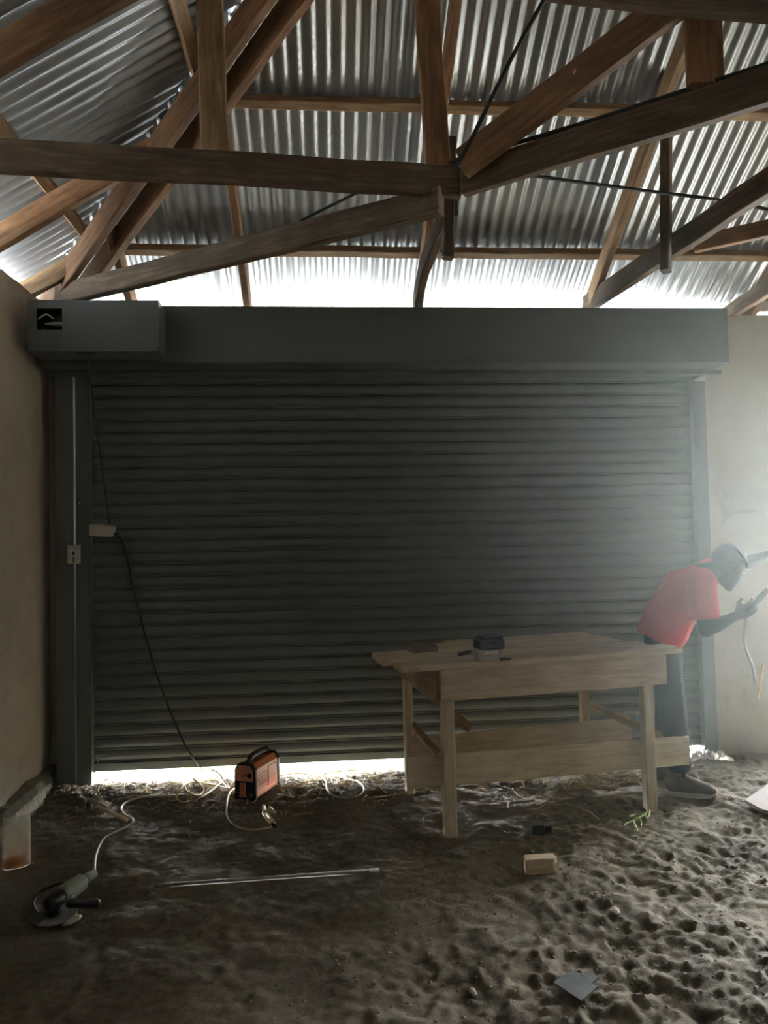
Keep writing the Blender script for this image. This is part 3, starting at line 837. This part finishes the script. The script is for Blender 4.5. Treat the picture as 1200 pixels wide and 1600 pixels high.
# ------------------------------------------------------------------ cables on the floor
def gp(px, py, dz=0.008): return fg(px, py, dz)
def floor_cable(name, label, pix, r, mat, lift=None, **kw):
    pts = [gp(px, py, (r+0.002)+(lift[i] if lift else 0)) for i, (px, py) in enumerate(pix)]
    return cable(name, label, pts, r, mat, **kw)
coil = [(310, 1198), (322, 1212), (345, 1222), (358, 1232), (340, 1228), (300, 1222), (282, 1232), (275, 1248), (290, 1254), (312, 1246), (335, 1232), (352, 1214), (338, 1205), (308, 1203), (288, 1216), (292, 1236), (310, 1243), (318, 1232), (300, 1212), (318, 1203)]
floor_cable('coiled_cable', 'tangled loops of dusty cable beside the welding machine', coil, 0.006, 'cable_y', [0.0 if i % 3 else 0.03 for i in range(len(coil))])
floor_cable('mains_cable', 'dusty cable arching left of the coil in front of the gap', [(258, 1224), (275, 1206), (300, 1199), (335, 1204), (352, 1222), (358, 1230)], 0.0055, 'cable_y', [0, 0.03, 0.05, 0.06, 0.03, 0])
floor_cable('earth_lead', 'lead looping from the welding machine forward to the clamp', [(372, 1228), (358, 1240), (354, 1262), (356, 1280), (370, 1292), (395, 1297), (418, 1294), (428, 1290)], 0.0065, 'cable_y')
floor_cable('extension_cord', 'pale cord winding across the floor from coil to grinder', [(300, 1241), (262, 1243), (225, 1245), (200, 1252), (190, 1262), (195, 1272), (208, 1281), (204, 1288), (185, 1298), (165, 1308), (156, 1320), (150, 1336), (148, 1352), (148, 1364)], 0.006, 'cable_p', [0]*12+[0.03, 0.07])
floor_cable('yellow_cable', 'thin yellowish cord in a loose loop right of the welding machine', [(430, 1212), (470, 1208), (505, 1216), (512, 1236), (530, 1246), (556, 1245), (568, 1234), (560, 1222), (535, 1216), (500, 1210), (545, 1203), (575, 1202)], 0.005, 'cable_y')
floor_cable('trailing_cable', 'thin cord straggling along the floor towards the bench', [(575, 1247), (600, 1244), (625, 1240), (660, 1236)], 0.0045, 'cable_y')
# earth clamp
p = fg(415, 1278)
ec = empty('earth_clamp', p, 0.0, 'brass-coloured earth clamp lying before the welding machine', 'clamp')
def clp(px, py, dz): return fg(px, py, dz)-p
mb = MB(); mb.tube([clp(412, 1259, 0.02), clp(414, 1272, 0.022), clp(424, 1287, 0.016)], [0.006, 0.011, 0.010], 8, sx=1.5); mb.build('jaw', 'brass', ec, smooth=True)
mb = MB(); mb.tube([clp(414, 1270, 0.03), clp(421, 1263, 0.035), clp(430, 1270, 0.03)], [0.010, 0.012, 0.007], 8, sx=1.3); mb.build('jaw', 'brass', ec, smooth=True)
mb = MB(); mb.tube([clp(417, 1272, 0.03), clp(429, 1287, 0.02)], [0.010, 0.009], 8); mb.build('grip', 'brass', ec, smooth=True)
mb = MB(); mb.tube([clp(413, 1269, 0.028), clp(420, 1270, 0.03)], 0.014, 10); mb.build('spring', 'steel', ec, smooth=True)
mb = MB(); mb.tube([clp(424, 1286, 0.014), clp(430, 1292, 0.010)], 0.011, 8); mb.build('boot', 'black', ec, smooth=True)

# ------------------------------------------------------------------ angle grinder
g0 = fg(92, 1440)
gr = empty('angle_grinder', (g0.x, g0.y, g0.z), 0.0, 'sage green angle grinder with black side handle on the floor', 'grinder')
def gq(px, py, dz): return at_z(px, py, g0.z+dz)-g0
head = gq(84, 1408, 0.085)
tail = gq(148, 1364, 0.10)
mid1 = head.lerp(tail, 0.38); mid2 = head.lerp(tail, 0.66)
mb = MB(); mb.tube([head.lerp(tail, 0.16), head.lerp(tail, 0.22), mid1, mid2, head.lerp(tail, 0.72)], [0.030, 0.038, 0.040, 0.036, 0.024], 14); mb.build('motor_casing', 'grinder', gr, smooth=True)
mb = MB(); mb.tube([head.lerp(tail, 0.70), head.lerp(tail, 0.82), tail], [0.025, 0.021, 0.017], 12); mb.build('rear_grip', 'grinder', gr, smooth=True)
hx = (head-tail); hx.z = 0; hx.normalize()
gh = head+Vector((0, 0, -0.01))
mb = MB(); mb.tube([head.lerp(tail, q_) for q_ in (-0.17, -0.14, -0.02, 0.10, 0.18)], [0.014, 0.026, 0.035, 0.035, 0.031], 14); mb.tube([gh+Vector((0, 0, 0.01)), gh+Vector((0, 0, -0.045))], [0.032, 0.028], 14); mb.build('gear_head', 'black', gr, smooth=True)
mb = MB(); mb.tube([gh+Vector((0, 0, -0.05)), gh+Vector((0, 0, -0.057))], 0.088, 32); mb.build('cutting_disc', 'disc', gr)
pl = []
for k in range(15):
    an = math.radians(-110+k*14)
    pl.append((gh.x+0.094*math.cos(an), gh.y+0.094*math.sin(an)))
pl2 = [(gh.x+(x-gh.x)*0.35, gh.y+(y-gh.y)*0.35) for x, y in pl][::-1]
mb = MB(); mb.prism(pl+pl2, gh.z-0.047, gh.z-0.040, axis='z'); mb.build('disc_guard', 'tarnish', gr)
fp_ = gq(112, 1438, 0.022)
mb = MB(); mb.ball(fp_, 0.042, 0.036, 0.012, mat=Matrix.Rotation(-0.3, 3, 'Y')); mb.build('flange_cover', 'padcover', gr, smooth=True)
hs, he = gq(104, 1412, 0.075), gq(156, 1412, 0.07)
mb = MB(); mb.tube([hs, hs.lerp(he, 0.12), hs.lerp(he, 0.3), hs.lerp(he, 0.92), he], [0.012, 0.020, 0.017, 0.019, 0.014], 12); mb.build('side_handle', 'black', gr, smooth=True)
mb = MB(); mb.ball(mid1+Vector((0.02, -0.035, -0.01)), 0.008); mb.build('screw', 'steel', gr)
mb = MB(); mb.box(tuple(mid2+Vector((-0.01, -0.036, -0.005))), tuple(mid2+Vector((0.015, -0.030, 0.006)))); mb.build('switch', 'black', gr, bevel=0.002)
lp = [gq(120, 1382, 0.09), gq(95, 1380, 0.07), gq(66, 1392, 0.03), gq(52, 1410, 0.012), gq(60, 1426, 0.012), gq(80, 1425, 0.03)]
mb = MB(); mb.tube(smooth_path(lp, 6), 0.006, 7); mb.build('wire_guard', 'black', gr, smooth=True)

# ------------------------------------------------------------------ steel rod, hammer, cut jug and oddments
a, b = fg(241, 1384, 0.036), fg(592, 1360, 0.036)
rd = empty('steel_rod', a.lerp(b, 0.5), 0, 'long thin steel tube lying across the dark floor', 'rod')
mb = MB(); mb.tube([a-rd.location, (a-rd.location).lerp(b-rd.location, 0.96)], 0.0085, 10); mb.build('tube', 'tarnish', rd, smooth=True)
mb = MB(); mb.tube([(a-rd.location).lerp(b-rd.location, 0.955), b-rd.location], 0.0095, 10); mb.build('end_sleeve', 'lock', rd, smooth=True)
hp = fg(168, 1266)
hm = empty('hammer', hp, 0, 'hammer with a pale handle near the left guide', 'hammer')
def hq(px, py, dz): return fg(px, py, dz)-hp
mb = MB(); mb.tube([hq(152, 1260, 0.03), hq(175, 1270, 0.024), hq(198, 1281, 0.016)], [0.009, 0.010, 0.012], 10); mb.build('handle', 'offcut', hm, smooth=True)
mb = MB(); mb.tube([hq(141, 1251, 0.035), hq(152, 1255, 0.035), hq(168, 1260, 0.03)], [0.017, 0.013, 0.006], 10); mb.build('head', 'steel', hm, smooth=True)
mb = MB(); mb.tube([hq(140, 1252, 0.035), hq(139, 1262, 0.012)], [0.018, 0.02], 10); mb.build('striking_face', 'darkplate', hm, smooth=True)

jp = fg(26, 1350)
jg = empty('cut_plastic_jug', jp, 0.35, 'cloudy cut-open plastic jug with amber liquid by the left wall', 'jug')
def jug_wall(r, z0, z1, jag, seg=36):
    mb = MB(); vs = []; rows_ = 7
    for j in range(rows_+1):
        for k in range(seg):
            an = 2*math.pi*k/seg
            c_, s_ = math.cos(an), math.sin(an); e = 4.0
            rr = r/((abs(c_)**e+abs(s_)**e)**(1/e))
            z = z0+(z1-z0)*j/rows_
            if j == rows_: z += jag*(0.4*math.sin(3*an)+0.6*noise.noise(Vector((c_*2, s_*2, 3))))
            vs.append((rr*c_, rr*s_, z))
    fs = [(j*seg+k, j*seg+(k+1) % seg, (j+1)*seg+(k+1) % seg, (j+1)*seg+k) for j in range(rows_) for k in range(seg)]
    fs.append(tuple(range(seg))[::-1]); mb.add(vs, fs); return mb
o = jug_wall(0.063, 0.0, 0.215, 0.022).build('wall', 'jug', jg, smooth=True, fix=False)
sol = o.modifiers.new('thickness', 'SOLIDIFY'); sol.thickness = 0.0015
mb = jug_wall(0.0605, 0.003, 0.06, 0); mb.f.append(tuple(range(7*36, 8*36))); mb.build('liquid', 'amber', jg, smooth=False)
mb = MB(); mb.box((-0.004, -0.066, 0.06), (0.002, -0.062, 0.17)); mb.build('moulded_rib', 'jug', jg)

p = fg(844, 1301)
t = empty('green_plastic_box', p, 0.15, 'small dark green plastic box on the floor before the bench', 'box')
mb = MB(); mb.box((-0.055, -0.03, 0), (0.012, 0.03, 0.05)); mb.build('body', 'greenbox', t, bevel=0.003)
mb = MB(); mb.box((0.012, -0.026, 0), (0.055, 0.03, 0.04)); mb.build('socket_end', 'black', t, bevel=0.002)
p = fg(845, 1362)
t = empty('wood_offcut', p, 0.02, 'pale splintered block of wood lying on the floor', 'offcut')
pl = [(-0.078, -0.02), (0.058, -0.024), (0.078, -0.005), (0.070, 0.012), (0.074, 0.03), (0.05, 0.035), (-0.07, 0.035)]
mb = MB(); mb.prism(pl, -0.005, 0.068, axis='z'); mb.build('block', 'offcut', t, bevel=0.003)
mb = MB(); mb.prism([(0.05, -0.028), (0.085, -0.01), (0.06, 0.0)], 0.02, 0.045, axis='z'); mb.build('splinter', 'offcut', t)
def flat_piece(name, label, cat, pix, th, mat, lift=0.012):
    pts = [fl(px, py) for px, py in pix]
    c = sum(pts, Vector())/len(pts); z = ground(c.x, c.y)
    mb = MB(); mb.prism([(q.x-c.x, q.y-c.y) for q in pts], 0, th, axis='z')
    return tag(mb.build(name, mat, loc=(c.x, c.y, z+lift), rot=(0.03, -0.03, 0), bevel=0.0015), label, cat)
flat_piece('steel_plate', 'dark square steel plate half buried in the churned dirt', 'plate', [(864, 1537), (895, 1518), (934, 1545), (908, 1565)], 0.006, 'darkplate', 0.016)
flat_piece('small_steel_plate', 'small dark steel scrap just behind the square plate', 'plate', [(908, 1525), (920, 1517), (936, 1530), (924, 1538)], 0.006, 'darkplate', 0.02)
flat_piece('board_piece', 'grey-brown board lying at the right edge of the floor', 'board', [(1164, 1262), (1205, 1238), (1290, 1255), (1240, 1290), (1190, 1276)], 0.02, 'board', 0.03)
a, b = fg(164, 1219, 0.012), fg(177, 1213, 0.016)
mb = MB(); mb.tube([a, b], 0.006, 8); mb.tube([a+Vector((0.0, 0.03, 0)), b+Vector((0.0, 0.03, 0))], 0.006, 8)
tag(mb.build('red_wire_offcut', 'redp', smooth=True), 'short red plastic offcut by the left foot of the shutter', 'offcut')
# green twine at the foot of the bench's right leg
tw = empty('green_twine', fg(1000, 1280), 0, 'frayed green twine at the foot of the bench leg', 'twine')
def tq(px, py, dz=0.01): return fg(px, py, dz)-tw.location
for pts in ([(1013, 1266), (1008, 1272), (998, 1278), (988, 1283), (978, 1287), (976, 1291)], [(990, 1282), (993, 1290), (997, 1300)], [(1000, 1278), (1002, 1286), (1001, 1291)],
            [(1008, 1272), (1010, 1278), (1014, 1274), (1016, 1262)], [(985, 1276), (993, 1273), (1003, 1273)]):
    mb = MB(); mb.tube(smooth_path([tq(x, y, 0.012) for x, y in pts], 5), 0.0045, 6); mb.build('strand', 'cable_g', tw, smooth=True)
mb = MB(); q = Vector((1, 0, 0))
lt = fg(1028, 1240)
mb.tube(smooth_path([tq(1016, 1264, 0.01), tq(1018, 1264, 0.06), tq(1020, 1263, 0.11), tq(1024, 1262, 0.15)], 5), 0.003, 6); mb.build('strand', 'cable_g', tw, smooth=True)
# crumpled clear film beside the right guide
fm = fg(1094, 1183)
def film(cx, cy, rx, ry, hz, sd):
    mb = MB(); n_ = 22; vs = []
    for j in range(n_+1):
        for i in range(n_+1):
            u, v = i/n_*2-1, j/n_*2-1
            hgt = hz*(0.35+0.9*abs(noise.noise(Vector((u*2.3+sd, v*2.3, sd))))+0.5*abs(noise.noise(Vector((u*6+sd, v*6, 1)))))*max(0, 1-(u*u+v*v)*0.6)
            vs.append((u*rx*(1+0.2*noise.noise(Vector((v*2, sd, 0)))), v*ry*(1+0.2*noise.noise(Vector((u*2, sd, 5)))), hgt))
    fs = [(j*(n_+1)+i, j*(n_+1)+i+1, (j+1)*(n_+1)+i+1, (j+1)*(n_+1)+i) for j in range(n_) for i in range(n_)]
    mb.add(vs, fs); return mb
o = film(0, 0, 0.17, 0.13, 0.10, 3.0).build('crumpled_film', 'film', loc=(fm.x, fm.y, fm.z+0.004), fix=False)
tag(o, 'crumpled glittering plastic film at the foot of the right guide', 'plastic film')
# golden strip painted for a slit of sunlight on the far right wall
a, b = at_y(1184, 1092, YW-0.03), at_y(1192, 1040, YW-0.01)
mb = MB(); mb.tube([a, a.lerp(b, 0.35)], 0.007, 6); mb.tube([a.lerp(b, 0.4), b], 0.008, 6)
tag(mb.build('sun_slit_strip', 'sun_slit'), 'thin golden strip coloured as a slit of sunlight on the right-hand wall', 'strip')

# stones that can be told apart
def stone(px, py, r, sd, label):
    p = fg(px, py); mb = MB(); mb.ball((0, 0, 0), r, r*0.75, r*0.5, u=10, v=7)
    mb.v = [tuple(Vector(q)*(1+0.35*noise.noise(Vector(q)*(1.6/r)+Vector((sd, 0, 0))))) for q in mb.v]
    tag(mb.build('stone', 'stone', loc=(p.x, p.y, p.z+r*0.22), rot=(0, 0, sd)), label, 'stone', 'loose stones on the floor')
stone(961, 1427, 0.028, 1.0, 'pale stone in the churned dirt right of the wood offcut')
stone(738, 1552, 0.020, 2.0, 'small pale stone in the churned dirt left of the square plate')
stone(1147, 1356, 0.018, 3.0, 'small stone on lit dirt near the right edge')
stone(688, 1524, 0.013, 4.0, 'tiny white pebble between dark and lit dirt')
stone(1158, 1445, 0.022, 5.0, 'dark stone on the lit dirt at lower right')
stone(900, 1270, 0.012, 6.0, 'tiny white pebble under the bench')
stone(630, 1280, 0.013, 7.0, 'small pebble left of the front bench leg')
stone(402, 1338, 0.012, 8.0, 'small pebble between clamp and steel tube')
stone(1143, 1248, 0.022, 9.0, 'small stone beside the board at the right edge')

# rubble, straw and shavings nobody could count
def litter(name, label, n_, region, size, mat, kind_='chip', seed=1):
    rnd = random.Random(seed); mb = MB()
    for _ in range(n_):
        x_, y_ = region(rnd); z_ = ground(x_, y_); s_ = size*rnd.uniform(0.4, 1.3)
        if kind_ == 'chip':
            m_ = Matrix.Translation((x_, y_, z_+s_*0.2)) @ Matrix.Rotation(rnd.uniform(0, 6.3), 4, 'Z') @ Matrix.Rotation(rnd.uniform(-0.7, 0.7), 4, 'X')
            q = [(-s_, -s_*.5, 0), (s_*.1, -s_*.9, 0), (s_*.9, -s_*.4, 0), (s_*.7, s_*.7, 0), (-s_*.5, s_*.8, 0), (-s_*.3, -s_*.2, s_*.5), (s_*.4, s_*.1, s_*.55)]
            mb.add(q, [(0, 1, 5), (1, 2, 6), (1, 6, 5), (2, 3, 6), (3, 4, 6), (4, 5, 6), (4, 0, 5)], m_)
        else:
            a_ = rnd.uniform(0, 6.3); L_2 = s_*rnd.uniform(2, 6); dx, dy = math.cos(a_)*L_2, math.sin(a_)*L_2
            w_ = s_*0.18
            mb.tube([(x_-dx, y_-dy, ground(x_-dx, y_-dy)+0.004), (x_, y_, z_+0.012), (x_+dx, y_+dy, ground(x_+dx, y_+dy)+0.004)], w_, 4)
    return tag(mb.build(name, mat, fix=False), label, kind='stuff')
def near_gap(r):
    x_ = r.uniform(-1.5, 2.3); return x_, 5.0-abs(r.gauss(0, 0.33))
def right_patch(r):
    while True:
        x_, y_ = r.uniform(-0.6, 3.0), r.uniform(1.7, 4.2)
        if x_ - 0.8*(y_-3.0) > 0.3*r.random(): return x_, y_
def left_corner(r):
    return r.uniform(-1.72, -1.2), 5.0-abs(r.gauss(0, 0.12))
litter('wood_shavings', 'scattered straw and wood shavings along the shutter gap', 900, near_gap, 0.010, 'straw', 'straw', 3)
litter('gravel', 'fine rubble scattered along the shutter gap', 2600, near_gap, 0.008, 'stone', 'chip', 4)
litter('dirt_crumbs', 'crumbs of earth on the churned dirt', 1500, right_patch, 0.009, 'clod', 'chip', 5)
litter('plaster_rubble', 'crumbled plaster at the foot of the left guide', 350, left_corner, 0.012, 'stone', 'chip', 6)

# ------------------------------------------------------------------ the man at the wall
def remeshed(mb, name, mat, parent, voxel, smooth_it=6, origin=None):
    me = bpy.data.meshes.new(name+'_raw'); me.from_pydata(mb.v, [], mb.f)
    bm = bmesh.new(); bm.from_mesh(me); bmesh.ops.recalc_face_normals(bm, faces=bm.faces); bm.to_mesh(me); bm.free()
    o = bpy.data.objects.new(name+'_raw', me); COL.objects.link(o)
    r_ = o.modifiers.new('r', 'REMESH'); r_.mode = 'VOXEL'; r_.voxel_size = voxel; r_.use_smooth_shade = True
    s_ = o.modifiers.new('s', 'SMOOTH'); s_.iterations = smooth_it; s_.factor = 0.5
    dg = bpy.context.evaluated_depsgraph_get(); dg.update()
    me2 = bpy.data.meshes.new_from_object(o.evaluated_get(dg))
    me2.name = name
    bpy.data.objects.remove(o)
    if origin is not None: me2.transform(Matrix.Translation(-Vector(origin)))
    me2.materials.clear(); me2.materials.append(M[mat])
    me2.polygons.foreach_set('use_smooth', [True]*len(me2.polygons))
    q = bpy.data.objects.new(name, me2)
    return link(q, parent)
J = at_d
foot0 = fg(1062, 1226)
man = empty('person', foot0, 0, 'man in red t-shirt and dark trousers stooping towards the right-hand wall', 'person')
pel = J(1036, 985, 4.47); wst = J(1050, 955, 4.47); chs = J(1078, 918, 4.46); nkb = J(1106, 893, 4.45)
hc = J(1139, 887, 4.43)
ear_r = J(1128, 893, 4.36)
shr, elr, wrr = J(1096, 908, 4.28), J(1103, 984, 4.22), J(1150, 963, 4.16)
shl, ell, wrl = J(1110, 893, 4.62), J(1160, 882, 4.74), J(1205, 866, 4.80)
hpr, knr, anr = J(1033, 1000, 4.41), J(1050, 1100, 4.34), J(1062, 1205, 4.36)
hpl, knl, anl = J(1042, 1000, 4.56), J(1044, 1098, 4.60), J(1040, 1190, 4.66)
fwd = Vector((1, -0.08, 0)).normalized()
# body: head, neck, trunk, arms and legs as one surface
B = MB()
B.tube([pel, wst, chs, nkb], [(0.15, 0.10), (0.135, 0.10), (0.165, 0.115), (0.07, 0.065)], 16, up=(0, 0, 1))
B.tube([nkb-(hc-nkb)*0.3, nkb, hc], [0.062, 0.056, 0.055], 14)
# head: tilted so that the face looks to the right and down
hx_ = (J(1160, 905, 4.455)-hc).normalized()           # face direction
hup = (J(1130, 855, 4.43)-hc); hup = (hup-hx_*hup.dot(hx_)).normalized()
hy_ = hup.cross(hx_)
HM = Matrix((hx_, hy_, hup)).transposed()
def H(a, b, c): return hc+HM @ Vector((a, b, c))
B.ball(hc+HM @ Vector((-0.012, 0, 0.03)), 0.100, 0.077, 0.092, mat=HM, u=20, v=14)
B.ball(H(0.030, 0, -0.035), 0.070, 0.062, 0.085, mat=HM, u=16, v=12)
B.ball(H(0.062, 0, -0.098), 0.030, 0.032, 0.024, mat=HM)                      # chin
B.ball(H(0.099, 0, -0.020), 0.017, 0.016, 0.022, mat=HM)                      # nose
B.tube([H(0.088, 0, 0.022), H(0.108, 0, -0.028)], [0.009, 0.013], 8)
B.ball(H(0.092, 0, -0.055), 0.014, 0.026, 0.009, mat=HM)                      # lips
B.ball(H(0.088, 0, -0.071), 0.014, 0.024, 0.009, mat=HM)
B.ball(H(0.080, 0, 0.032), 0.016, 0.052, 0.012, mat=HM)                       # brow
for s in (1, -1):
    B.ball(H(-0.012, 0.079*s, -0.012), 0.018, 0.010, 0.030, mat=HM)           # ears
# arms
B.tube([shr, shr.lerp(elr, 0.5), elr], [0.058, 0.050, 0.042], 12)
B.ball(elr, 0.043)
B.tube([elr, elr.lerp(wrr, 0.35), wrr], [0.042, 0.043, 0.027], 12)
B.tube([shl, shl.lerp(ell, 0.5), ell], [0.058, 0.050, 0.042], 12)
B.ball(ell, 0.042)
B.tube([ell, ell.lerp(wrl, 0.35), wrl], [0.041, 0.042, 0.027], 12)
B.ball(shr, 0.062); B.ball(shl, 0.062)
# hands: palm, four fingers and a thumb
def hand(wr, pdir, side, curl, span=1.0):
    """pdir: direction of the palm; side: towards the thumb; curl bends the fingers to the palm side"""
    pdir = pdir.normalized(); side = (side-pdir*side.dot(pdir)).normalized(); nrm = pdir.cross(side).normalized()
    pc = wr+pdir*0.088
    B.tube([wr, wr+pdir*0.03, wr+pdir*0.06, pc], [(0.025, 0.018), (0.036, 0.017), (0.041, 0.016), (0.040, 0.013)], 12, up=nrm)
    for k, (off, ln) in enumerate(((0.030, 0.074), (0.010, 0.084), (-0.010, 0.078), (-0.029, 0.062))):
        p_ = wr+pdir*0.080+side*off; d_ = pdir.copy(); pts = [p_]
        for q in range(3):
            d_ = (d_ + nrm*curl*(0.5 if q == 0 else 0.9)).normalized()
            p_ = p_+d_*ln*(0.42, 0.32, 0.26)[q]; pts.append(p_)
        B.tube(pts, [0.0098, 0.0093, 0.0086, 0.0076], 8); B.ball(pts[-1], 0.0076)
    t0 = wr+pdir*0.025+side*0.028
    t1 = t0+(pdir*0.6+side*0.65+nrm*0.35*curl).normalized()*0.042
    t2 = t1+(pdir*0.85+side*0.15+nrm*0.6*curl).normalized()*0.034
    B.tube([t0, t1, t2], [0.014, 0.0115, 0.009], 8); B.ball(t2, 0.009)
    return pc, nrm
hdir = (J(1175, 950, 4.14)-wrr)
hand(wrr, hdir, (J(1160, 935, 4.14)-wrr), -0.95)
hand(wrl, (wrl-ell), Vector((0, -0.5, 0.6)), 0.25)
# legs
for hp_, kn_, an_ in ((hpr, knr, anr), (hpl, knl, anl)):
    B.tube([hp_+Vector((0, 0, 0.05)), hp_.lerp(kn_, 0.3), kn_, kn_.lerp(an_, 0.3), an_], [0.085, 0.083, 0.056, 0.056, 0.037], 12)
    B.tube([an_, an_+Vector((0, 0, -0.03))], [0.037, 0.04], 10)
remeshed(B, 'body', 'skin', man, 0.0065, 4, foot0)
# eyes
for s in (1, -1):
    mb = MB(); mb.ball(H(0.079, 0.032*s, 0.010)-foot0, 0.011); mb.build('eye', 'eye', man, smooth=True)
# hair: close cropped cap
mb = MB(); mb.ball(hc+HM @ Vector((-0.018, 0, 0.036)), 0.106, 0.083, 0.096, mat=HM, u=24, v=16)
keep = []
for f in mb.f:
    c_ = sum((Vector(mb.v[i]) for i in f), Vector())/len(f)
    l_ = HM.transposed() @ (c_-hc)
    if l_.z > 0.045+max(0, l_.x)*0.25 or (l_.x < -0.02 and l_.z > -0.045): keep.append(f)
mb.f = keep; mb.v = [tuple(Vector(p)-foot0) for p in mb.v]
o = mb.build('hair', 'hair', man, smooth=True, fix=False); sl = o.modifiers.new('thickness', 'SOLIDIFY'); sl.thickness = 0.006; sl.offset = 1
# t-shirt
T = MB()
hem = J(1026, 1003, 4.47)
T.tube([hem, pel, wst, chs, chs.lerp(nkb, 0.75)], [(0.205, 0.122), (0.205, 0.138), (0.175, 0.140), (0.195, 0.145), (0.10, 0.085)], 22, up=(0, 0, 1))
for sh_, el_ in ((shr, elr), (shl, ell)):
    e2 = sh_.lerp(el_, 0.80 if sh_ is shr else 0.45)
    T.ball(sh_, 0.082)
    T.tube([chs.lerp(sh_, 0.6), sh_, e2], [0.10, 0.084, 0.082], 14)
remeshed(T, 'tshirt', 'shirt', man, 0.009, 5, foot0)
# trousers
P = MB()
P.tube([J(1046, 962, 4.47), pel, J(1036, 1010, 4.47)], [(0.14, 0.10), (0.155, 0.112), (0.145, 0.105)], 18, up=(0, 0, 1))
for hp_, kn_, an_ in ((hpr, knr, anr), (hpl, knl, anl)):
    P.tube([hp_+Vector((0, 0, 0.04)), hp_.lerp(kn_, 0.3), kn_, kn_.lerp(an_, 0.4), an_+Vector((0, 0, 0.01))], [0.088, 0.094, 0.078, 0.075, 0.066], 14)
    for q in range(4):
        c_ = kn_.lerp(an_, 0.15+q*0.24); P.tube([c_+Vector((0, 0, 0.012)), c_-Vector((0, 0, 0.012))], [0.070, 0.074], 12)
remeshed(P, 'trousers', 'trousers', man, 0.009, 4, foot0)
# shoes
for an_, dirv in ((anr, Vector((1, -0.35, 0))), (anl, Vector((1, -0.1, 0)))):
    dv = dirv.normalized(); sv = Vector((-dv.y, dv.x, 0)); gz_ = ground(an_.x, an_.y)
    o_ = Vector((an_.x, an_.y, gz_))
    def q_(a, b): return o_+dv*a+Vector((0, 0, b))
    mb = MB()
    mb.tube([q_(-0.085, 0.045), q_(-0.05, 0.065), q_(0.02, 0.065), q_(0.10, 0.05), q_(0.165, 0.04), q_(0.195, 0.032)], [(0.025, 0.03), (0.042, 0.055), (0.045, 0.058), (0.050, 0.042), (0.046, 0.032), (0.02, 0.016)], 14, up=(0, 0, 1))
    mb.tube([q_(-0.025, 0.07), q_(-0.02, max(0.12, an_.z-gz_))], [0.050, 0.048], 12)
    s_o = remeshed(mb, 'shoe', 'shoe', man, 0.008, 3, foot0)
    mb = MB(); out = []
    for k in range(20):
        an2 = 2*math.pi*k/20; a_ = math.cos(an2); b_ = math.sin(an2)
        out.append(dv*(0.055+0.150*a_)+sv*(0.050*b_*(1.0 if a_ > 0 else 0.85)))
    mb.prism([(v.x+o_.x-foot0.x, v.y+o_.y-foot0.y) for v in out], gz_-foot0.z-0.004, gz_-foot0.z+0.024, axis='z')
    mb.build('sole', 'sole', s_o, bevel=0.003)
# what he holds: a trowel whose blade points up the wall, plus an added cord for a crack's shadow
hc2 = wrr+hdir.normalized()*0.075
t0, t1 = J(1166, 957, 4.13), J(1199, 922, 4.10)
tl = empty('slim_hand_tool', t0, 0, 'slim tool held up to the wall in the near hand', 'tool')
mb = MB(); mb.tube([t0*0+Vector((0, 0, 0)), (t1-t0)*0.45], [0.013, 0.012], 10); mb.build('grip', 'black', tl, smooth=True)
mb = MB(); mb.tube([(t1-t0)*0.4, (t1-t0)*0.6, (t1-t0)*1.05], [(0.010, 0.008), (0.020, 0.006), (0.014, 0.003)], 8, up=(0, 1, 0)); mb.build('blade', 'darkplate', tl)
cable('crack_shadow_cord', 'grey cord standing in for a crack shadow on the plastered wall', [J(1166, 962, 4.15), J(1164, 980, 4.2), J(1163, 1003, 4.4), J(1168, 1022, 4.6), J(1176, 1040, 4.8), J(1180, 1066, 4.95)], 0.009, 'board')

# ------------------------------------------------------------------ haze volume added in place of lens flare
def haze(name, dens, rad):
    m = bpy.data.materials.new(name); m.use_nodes = True; nt = m.node_tree; nt.nodes.clear()
    out = nt.nodes.new('ShaderNodeOutputMaterial')
    sc_ = nt.nodes.new('ShaderNodeVolumeScatter')
    sc_.inputs['Color'].default_value = (0.84, 1.0, 0.90, 1); sc_.inputs['Anisotropy'].default_value = 0.3
    c = coords(nt, tuple(1/r for r in rad))
    ln = N(nt, 'ShaderNodeVectorMath', operation='LENGTH'); nt.links.new(c, ln.inputs[0])
    mr = N(nt, 'ShaderNodeMapRange', interpolation_type='SMOOTHSTEP')
    for k, v in (('From Min', 1.0), ('From Max', 0.0), ('To Min', 0.0), ('To Max', dens)): mr.inputs[k].default_value = v
    nt.links.new(ln.outputs['Value'], mr.inputs['Value']); nt.links.new(mr.outputs[0], sc_.inputs['Density'])
    nt.links.new(sc_.outputs[0], out.inputs['Volume'])
    return m
if HAZE:
    rad = (2.6, 1.3, 1.8)
    M['haze'] = haze('flare_haze', 0.30, rad)
    mb = MB(); mb.ball((0, 0, 0), *rad, u=32, v=20)
    hz = tag(mb.build('flare_haze', 'haze', smooth=True, loc=(1.35, 3.65, 1.72)), 'pale haze volume added for lens flare beside the open bay', kind='stuff')
